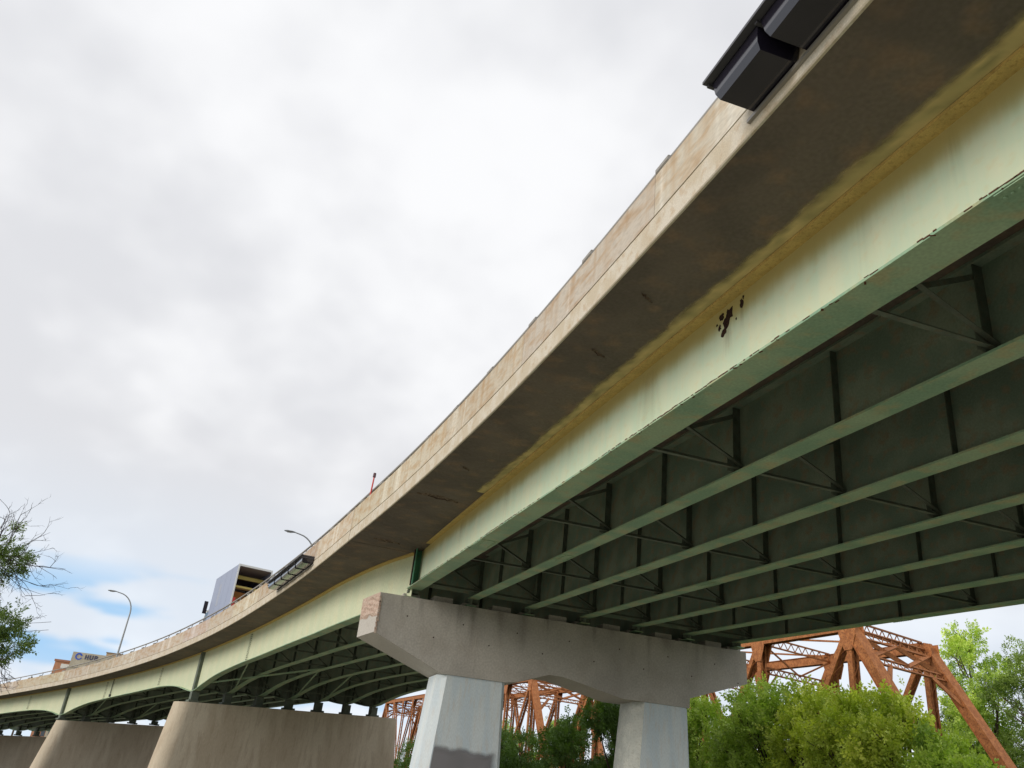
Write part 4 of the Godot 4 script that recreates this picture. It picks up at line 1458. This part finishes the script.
func truck():
	var u = 61.2
	var deck = D(u, 1.75, 0.41)
	var tl = Vector3(-0.84, 14.75, -61.0)                 # top left corner of the box's rear
	var fw = (D(u + 3, 1.0, 0) - D(u - 3, 1.0, 0)).normalized()
	var fl = Vector3(fw.x, 0, fw.z).normalized()
	var rt = fl.cross(Vector3.UP).normalized()
	var up = rt.cross(fw).normalized()
	var W = 2.5; var L = 5.9; var H = tl.y - deck.y - 1.05
	var t = thing("box_truck", "silver box truck with an open back standing on the bridge deck", "truck", deck)
	var o = tl - up * H                                    # lower left rear corner of the box
	var P = func(x, y, z): return o + rt * x + up * y + fw * z
	var pl = func(called, x0, x1, y0, y1, z0, z1, m):
		var mb = MB.new()
		mb.loft([[P.call(x0, y0, z0), P.call(x1, y0, z0), P.call(x1, y1, z0), P.call(x0, y1, z0)], [P.call(x0, y0, z1), P.call(x1, y0, z1), P.call(x1, y1, z1), P.call(x0, y1, z1)]])
		return put(mb, called, m, t)
	var silver = plain(Color8(140, 147, 170), 0.35, 0.1)
	var inner = plain(Color8(188, 172, 162), 0.8)
	var wood = plain(Color8(196, 176, 96), 0.8)
	var wood2 = plain(Color8(150, 112, 60), 0.8)
	var dark = plain(Color8(40, 38, 44), 0.7)
	# skin panels on the left side with proud posts between
	for k in 4:
		pl.call("side_panel", 0.0, 0.04, 0.0, H, L * k / 4.0 + 0.012, L * (k + 1) / 4.0 - 0.012, silver)
	pl.call("side_wall", 0.042, 0.07, 0.0, H, 0.0, L, inner)
	pl.call("side_wall", W - 0.05, W, 0.0, H, 0.0, L, silver)
	pl.call("roof", 0.0, W, H, H + 0.05, 0.0, L, silver)
	pl.call("ceiling", 0.07, W - 0.05, H - 0.04, H - 0.003, 0.0, L, inner)
	pl.call("front_wall", 0.07, W - 0.05, 0.0, H - 0.05, L - 0.06, L, inner)
	pl.call("floor", 0.07, W - 0.05, -0.12, 0.0, 0.0, L, dark)
	pl.call("rear_frame", -0.02, 0.08, -0.1, H + 0.06, -0.06, -0.002, M.white)
	pl.call("rear_frame", W - 0.08, W + 0.02, -0.1, H + 0.06, -0.06, -0.002, M.white)
	pl.call("rear_frame", 0.082, W - 0.082, H - 0.08, H + 0.06, -0.06, -0.002, M.white)
	for k in 2:
		pl.call("load_board", 0.1, W - 0.1, H - 0.72 - 0.62 * k, H - 0.46 - 0.62 * k, 1.2 + 0.5 * k, 1.28 + 0.5 * k, wood if k != 1 else wood2)
	pl.call("load_board", 0.1, W - 0.1, H - 1.5, H - 1.36, 0.5, 0.56, wood)
	pl.call("load_crate", 0.12, W * 0.55, 0.0, H - 1.55, 1.7, 2.9, plain(Color8(170, 112, 52), 0.8))
	pl.call("load_crate", W * 0.58, W - 0.12, 0.0, H - 2.1, 1.1, 2.0, dark)
	pl.call("tail_light_panel", 0.1, 0.28, 0.4, 1.3, -0.03, 0.03, M.red)
	# side marks: a faint grey panel graphic
	pl.call("side_graphic", -0.004, -0.001, H * 0.35, H * 0.8, L * 0.62, L * 0.72, plain(Color8(150, 154, 168), 0.4))
	# cab, mirror, wheels
	var cab = MB.new()
	var c0 = []; var c1 = []
	for q in [[L + 0.25, -0.5], [L + 2.1, -0.5], [L + 2.2, 0.55], [L + 1.75, 1.45], [L + 0.25, 1.55]]:
		c0.append(P.call(0.18, q[1], q[0])); c1.append(P.call(W - 0.18, q[1], q[0]))
	cab.loft([c0, c1])
	var cb = put(cab, "cab", M.white, t)
	var gl = MB.new()
	gl.quad(P.call(0.175, 0.6, L + 0.75), P.call(0.175, 0.6, L + 1.95), P.call(0.175, 1.35, L + 1.6), P.call(0.175, 1.35, L + 0.75), -rt)
	put(gl, "window", plain(Color8(30, 34, 40), 0.1), cb)
	var mm = MB.new()
	mm.loft([[P.call(-0.26, 1.15, L + 0.9), P.call(0.04, 1.15, L + 0.9), P.call(0.04, 2.1, L + 0.9), P.call(-0.26, 2.1, L + 0.9)], [P.call(-0.22, 1.2, L + 1.05), P.call(0.0, 1.2, L + 1.05), P.call(0.0, 2.05, L + 1.05), P.call(-0.22, 2.05, L + 1.05)]])
	mm.bar(P.call(-0.02, 1.4, L + 0.97), P.call(0.3, 1.4, L + 0.97), 0.05, 0.05)
	put(mm, "mirror", M.black, cb)
	for z in [0.9, 2.0, L + 1.3]:
		for x in [0.05, W - 0.3]:
			var w = MB.new()
			w.tube([P.call(x, -0.55, z), P.call(x + 0.25, -0.55, z)], [0.5, 0.5], 18)
			var tyre = put(w, "tyre", dark, t)
			var rm = MB.new()
			rm.tube([P.call(x - 0.01, -0.55, z), P.call(x + 0.26, -0.55, z)], [0.26, 0.26], 12)
			put(rm, "rim", M.galv, tyre)

func marker_post():
	var b = D(30.2, 0.14, 1.33)
	var t = thing("marker_post", "thin red marker post standing up from the parapet top", "post", b)
	var p = MB.new()
	p.tube([b, b + Vector3(0.03, 0.88, 0)], [0.032, 0.028], 8)
	put(p, "post", M.red, t)
	var c = MB.new()
	c.tube([b + Vector3(0.03, 0.88, 0), b + Vector3(0.034, 1.05, 0)], [0.06, 0.055], 8)
	put(c, "cap", plain(Color8(90, 60, 66), 0.6), t)
	var f = MB.new()
	f.frame(b + Vector3(0, 0.03, 0), Basis(), Vector3(0.09, 0.03, 0.09))
	put(f, "base_plate", M.galv, t)

func buildings():
	var wall = tri_mat(mottle(131, Color8(186, 178, 160), Color8(176, 168, 150), Color8(166, 156, 138), 256), 0.1, 0.9)
	var brick = tri_mat(mottle(134, Color8(190, 140, 112), Color8(180, 130, 102), Color8(166, 116, 90), 256, 0.02, 0.1), 0.15, 0.9)
	var glass = plain(Color8(70, 80, 92), 0.15)
	# the beige office block with the sign on its parapet
	var o = thing("office_block", "beige office block with a blue ring and HUB sign at its top", "building", Vector3(-42.6, 0, -306))
	var mb = MB.new(); mb.box(Vector3(-48, -2, -318), Vector3(-36.6, 25.4, -300))
	put(mb, "wall", wall, o)
	mb = MB.new(); mb.box(Vector3(-47.6, 25.4, -306), Vector3(-35.6, 30.0, -299.8))
	var top = put(mb, "sign_wall", wall, o)
	for f in 7:
		for k in 6:
			var w = MB.new()
			w.box(Vector3(-47.2 + k * 1.75, 1.5 + f * 3.3, -299.99), Vector3(-45.9 + k * 1.75, 3.4 + f * 3.3, -299.9))
			put(w, "window", glass, o)
	var ring = MB.new()
	var cx = Vector3(-45.6, 28.75, -299.7)
	for i in 26:
		var a0 = TAU * (i + 1.5) / 29.0; var a1 = TAU * (i + 2.5) / 29.0
		var ra = 1.05; var rb = 0.58 + 0.02 * i / 2.6
		ring.loft([[cx + Vector3(cos(a0) * ra, sin(a0) * ra, 0), cx + Vector3(cos(a0) * rb, sin(a0) * rb, 0), cx + Vector3(cos(a0) * rb, sin(a0) * rb, -0.09), cx + Vector3(cos(a0) * ra, sin(a0) * ra, -0.09)], [cx + Vector3(cos(a1) * ra, sin(a1) * ra, 0), cx + Vector3(cos(a1) * rb, sin(a1) * rb, 0), cx + Vector3(cos(a1) * rb, sin(a1) * rb, -0.09), cx + Vector3(cos(a1) * ra, sin(a1) * ra, -0.09)]])
	put(ring, "ring_logo", plain(Color8(34, 84, 190), 0.5), top)
	var tm = TextMesh.new()
	tm.text = "HUB"
	var fnt = SystemFont.new()
	fnt.font_names = PackedStringArray(["Droid Sans"])
	fnt.font_weight = 700
	tm.font = fnt
	tm.font_size = 64
	tm.pixel_size = 1.95 / 64.0
	tm.depth = 0.1
	var ti = MeshInstance3D.new()
	ti.mesh = tm
	ti.material_override = plain(Color8(52, 58, 92), 0.5)
	ti.name = "sign_lettering"
	top.add_child(ti)
	ti.position = Vector3(-41.9, 28.75, -299.72) - origin(top)
	# the brick tower left of it
	var b = thing("brick_building", "reddish brick building with a white panel left of the beige block", "building", Vector3(-49.5, 0, -306))
	mb = MB.new(); mb.box(Vector3(-52.6, -2, -314), Vector3(-46.6, 26.9, -304))
	put(mb, "wall", brick, b)
	mb = MB.new(); mb.box(Vector3(-52.9, 26.9, -314.3), Vector3(-46.3, 27.5, -303.7))
	put(mb, "roof", plain(Color8(160, 112, 90), 0.8), b)
	mb = MB.new(); mb.box(Vector3(-50.6, 25.0, -303.98), Vector3(-47.6, 26.3, -303.9))
	put(mb, "white_panel", M.white, b)
	for f in 6:
		for k in 3:
			var w = MB.new()
			w.box(Vector3(-51.8 + k * 1.9, 1.5 + f * 3.3, -303.98), Vector3(-50.7 + k * 1.9, 3.4 + f * 3.3, -303.9))
			put(w, "window", glass, b)
	# a low beige rooftop by the lamp
	var c = thing("rooftop_block", "small tan block of a building just left of the street lamp", "building", Vector3(-35.0, 0, -330))
	mb = MB.new(); mb.box(Vector3(-41.4, -2, -340), Vector3(-36.2, 33.6, -328))
	put(mb, "wall", tri_mat(mottle(137, Color8(190, 166, 134), Color8(180, 156, 126), Color8(170, 146, 118), 256), 0.1, 0.9), c)
	mb = MB.new(); mb.box(Vector3(-41.6, 33.6, -340.2), Vector3(-36.0, 33.9, -327.8))
	put(mb, "roof", plain(Color8(140, 120, 100), 0.8), c)
	# overhead wires past the far end of the bridge
	for k in 2:
		var w = MB.new()
		var pts = []; var rad = []
		for i in 13:
			var t = i / 12.0
			pts.append(Vector3(lerpf(-60, -36, t), 21.6 + 1.6 * k + 1.5 * (2 * t - 1) * (2 * t - 1), -190)); rad.append(0.045)
		w.tube(pts, rad, 5)
		tag(put(w, "overhead_wire", plain(Color8(90, 90, 96), 0.6), self), ["lower of two thin overhead wires left of the sign", "upper of two thin overhead wires left of the sign"][k], "wire", "overhead wires")
	for x in [-60.0, -36.0]:
		var p = thing("utility_pole", ["wooden pole carrying the left end of the two wires", "wooden pole carrying the right end of the two wires"][0 if x < -50 else 1], "pole", Vector3(x, 1.5, -190), "poles of the overhead wires")
		var w = MB.new(); w.tube([Vector3(x, 0.5, -190), Vector3(x, 22.0 if x < -50 else 14.0, -190)], [0.2, 0.13], 8)
		put(w, "pole", M.bark, p)

func setting():
	var grass = tri_mat(mottle(141, Color8(168, 163, 145), Color8(150, 149, 130), Color8(182, 172, 152), 512, 0.01, 0.05, 0.02), 0.12, 0.95)
	var mb = MB.new()
	var xs = [-1500.0, -400.0, -150.0, -80.0, -50.0, -30.0, -15.0, 0.0, 15.0, 30.0, 45.0, 70.0, 120.0, 300.0, 1500.0]
	var fs = [-1500.0, -300.0, -60.0, -20.0, 0.0, 20.0, 40.0, 46.0, 52.0, 58.0, 64.0, 70.0, 76.0, 110.0, 166.0, 172.0, 178.0, 184.0, 190.0, 300.0, 800.0, 2500.0]
	for i in xs.size() - 1:
		for j in fs.size() - 1:
			var q = func(a, b): return Vector3(xs[a], ground_y(xs[a], fs[b]), -fs[b])
			mb.quad(q.call(i, j), q.call(i + 1, j), q.call(i + 1, j + 1), q.call(i, j + 1), Vector3.UP)
	put(mb, "ground", grass, self).set_meta("kind", "structure")
	var gm = tri_mat(mottle(145, Color8(72, 92, 44), Color8(58, 78, 36), Color8(96, 102, 56), 256, 0.02, 0.08), 0.2, 0.95)
	var gs = MB.new()
	var gx = [23.6, 30.0, 45.0, 70.0, 120.0, 300.0]
	for i in gx.size() - 1:
		for j in fs.size() - 1:
			if fs[j] >= -60 and fs[j + 1] <= 76:
				var q = func(a, b): return Vector3(gx[a], ground_y(gx[a], fs[b]) + 0.006, -fs[b])
				gs.quad(q.call(i, j), q.call(i + 1, j), q.call(i + 1, j + 1), q.call(i, j + 1), Vector3.UP)
	put(gs, "grass_bank", gm, self).set_meta("kind", "structure")
	var wm = StandardMaterial3D.new()
	wm.albedo_color = Color8(96, 92, 74)
	wm.roughness = 0.12
	wm.normal_enabled = true
	wm.normal_texture = bumps(150, 0.03, 1.5)
	wm.normal_scale = 0.25
	wm.uv1_triplanar = true
	wm.uv1_world_triplanar = true
	wm.uv1_scale = Vector3(0.15, 0.15, 0.15)
	var w = MB.new()
	w.quad(Vector3(-1500, -3.2, -50), Vector3(1500, -3.2, -50), Vector3(1500, -3.2, -195), Vector3(-1500, -3.2, -195), Vector3.UP)
	put(w, "river_water", wm, self).set_meta("kind", "structure")

func _ready():
	rng.seed = 1
	# camera
	var cam = Camera3D.new()
	cam.name = "camera"
	cam.fov = 51.681
	cam.near = 0.05
	cam.far = 4000.0
	var right = Vector3(0.93933199, 0.08912992, 0.33122691)
	var up = Vector3(-0.22760999, 0.88438346, 0.40750409)
	var fwd = Vector3(0.25661079, 0.45817218, -0.85101654)
	cam.transform = Transform3D(Basis(right, up, -fwd).orthonormalized(), Vector3(0, EYE, 0))
	add_child(cam)
	cam.current = true
	# light
	var we = WorldEnvironment.new()
	we.name = "world_environment"
	var env = Environment.new()
	env.background_mode = Environment.BG_SKY
	env.sky = make_sky()
	env.background_energy_multiplier = 1.0
	env.tonemap_mode = Environment.TONE_MAPPER_LINEAR
	env.tonemap_exposure = 1.14
	env.sdfgi_enabled = true
	env.ssao_enabled = true
	env.ssil_enabled = true
	we.environment = env
	add_child(we)
	var sun = DirectionalLight3D.new()
	sun.name = "sun"
	sun.light_energy = 0.5
	sun.light_color = Color(1.0, 0.965, 0.91)
	sun.light_angular_distance = 26.0
	sun.shadow_enabled = true
	sun.look_at_from_position(Vector3(-60, 24, 16), Vector3.ZERO, Vector3.UP)
	add_child(sun)
	make_materials()
	setting()
	approach_span()
	river_spans()
	bent()
	wall_pier(68.0, "wide pale wall pier with a rounded nose, nearest of the row", 0.10, 0.74, 0.55)
	wall_pier(100.3, "second wall pier, partly hidden behind the nearest one", 0.2, 0.42, 1.5)
	wall_pier(133.0, "farthest wall pier, at the lower left corner", 0.2, 0.6, 1.0)
	trusses()
	drain_pipe()
	planters()
	truck()
	lamp("curved street lamp rising from the bridge beside the rooftop sign", Vector3(-10.95, 8.55, -95.0), 8.7, Vector3(-1, 0, 0), 2.0)
	lamp("street lamp with only its curved arm showing above the far planter row", Vector3(4.5, 10.0, -64.0), 8.7, Vector3(-1, 0, 0), 1.9)
	marker_post()
	buildings()
	plants()
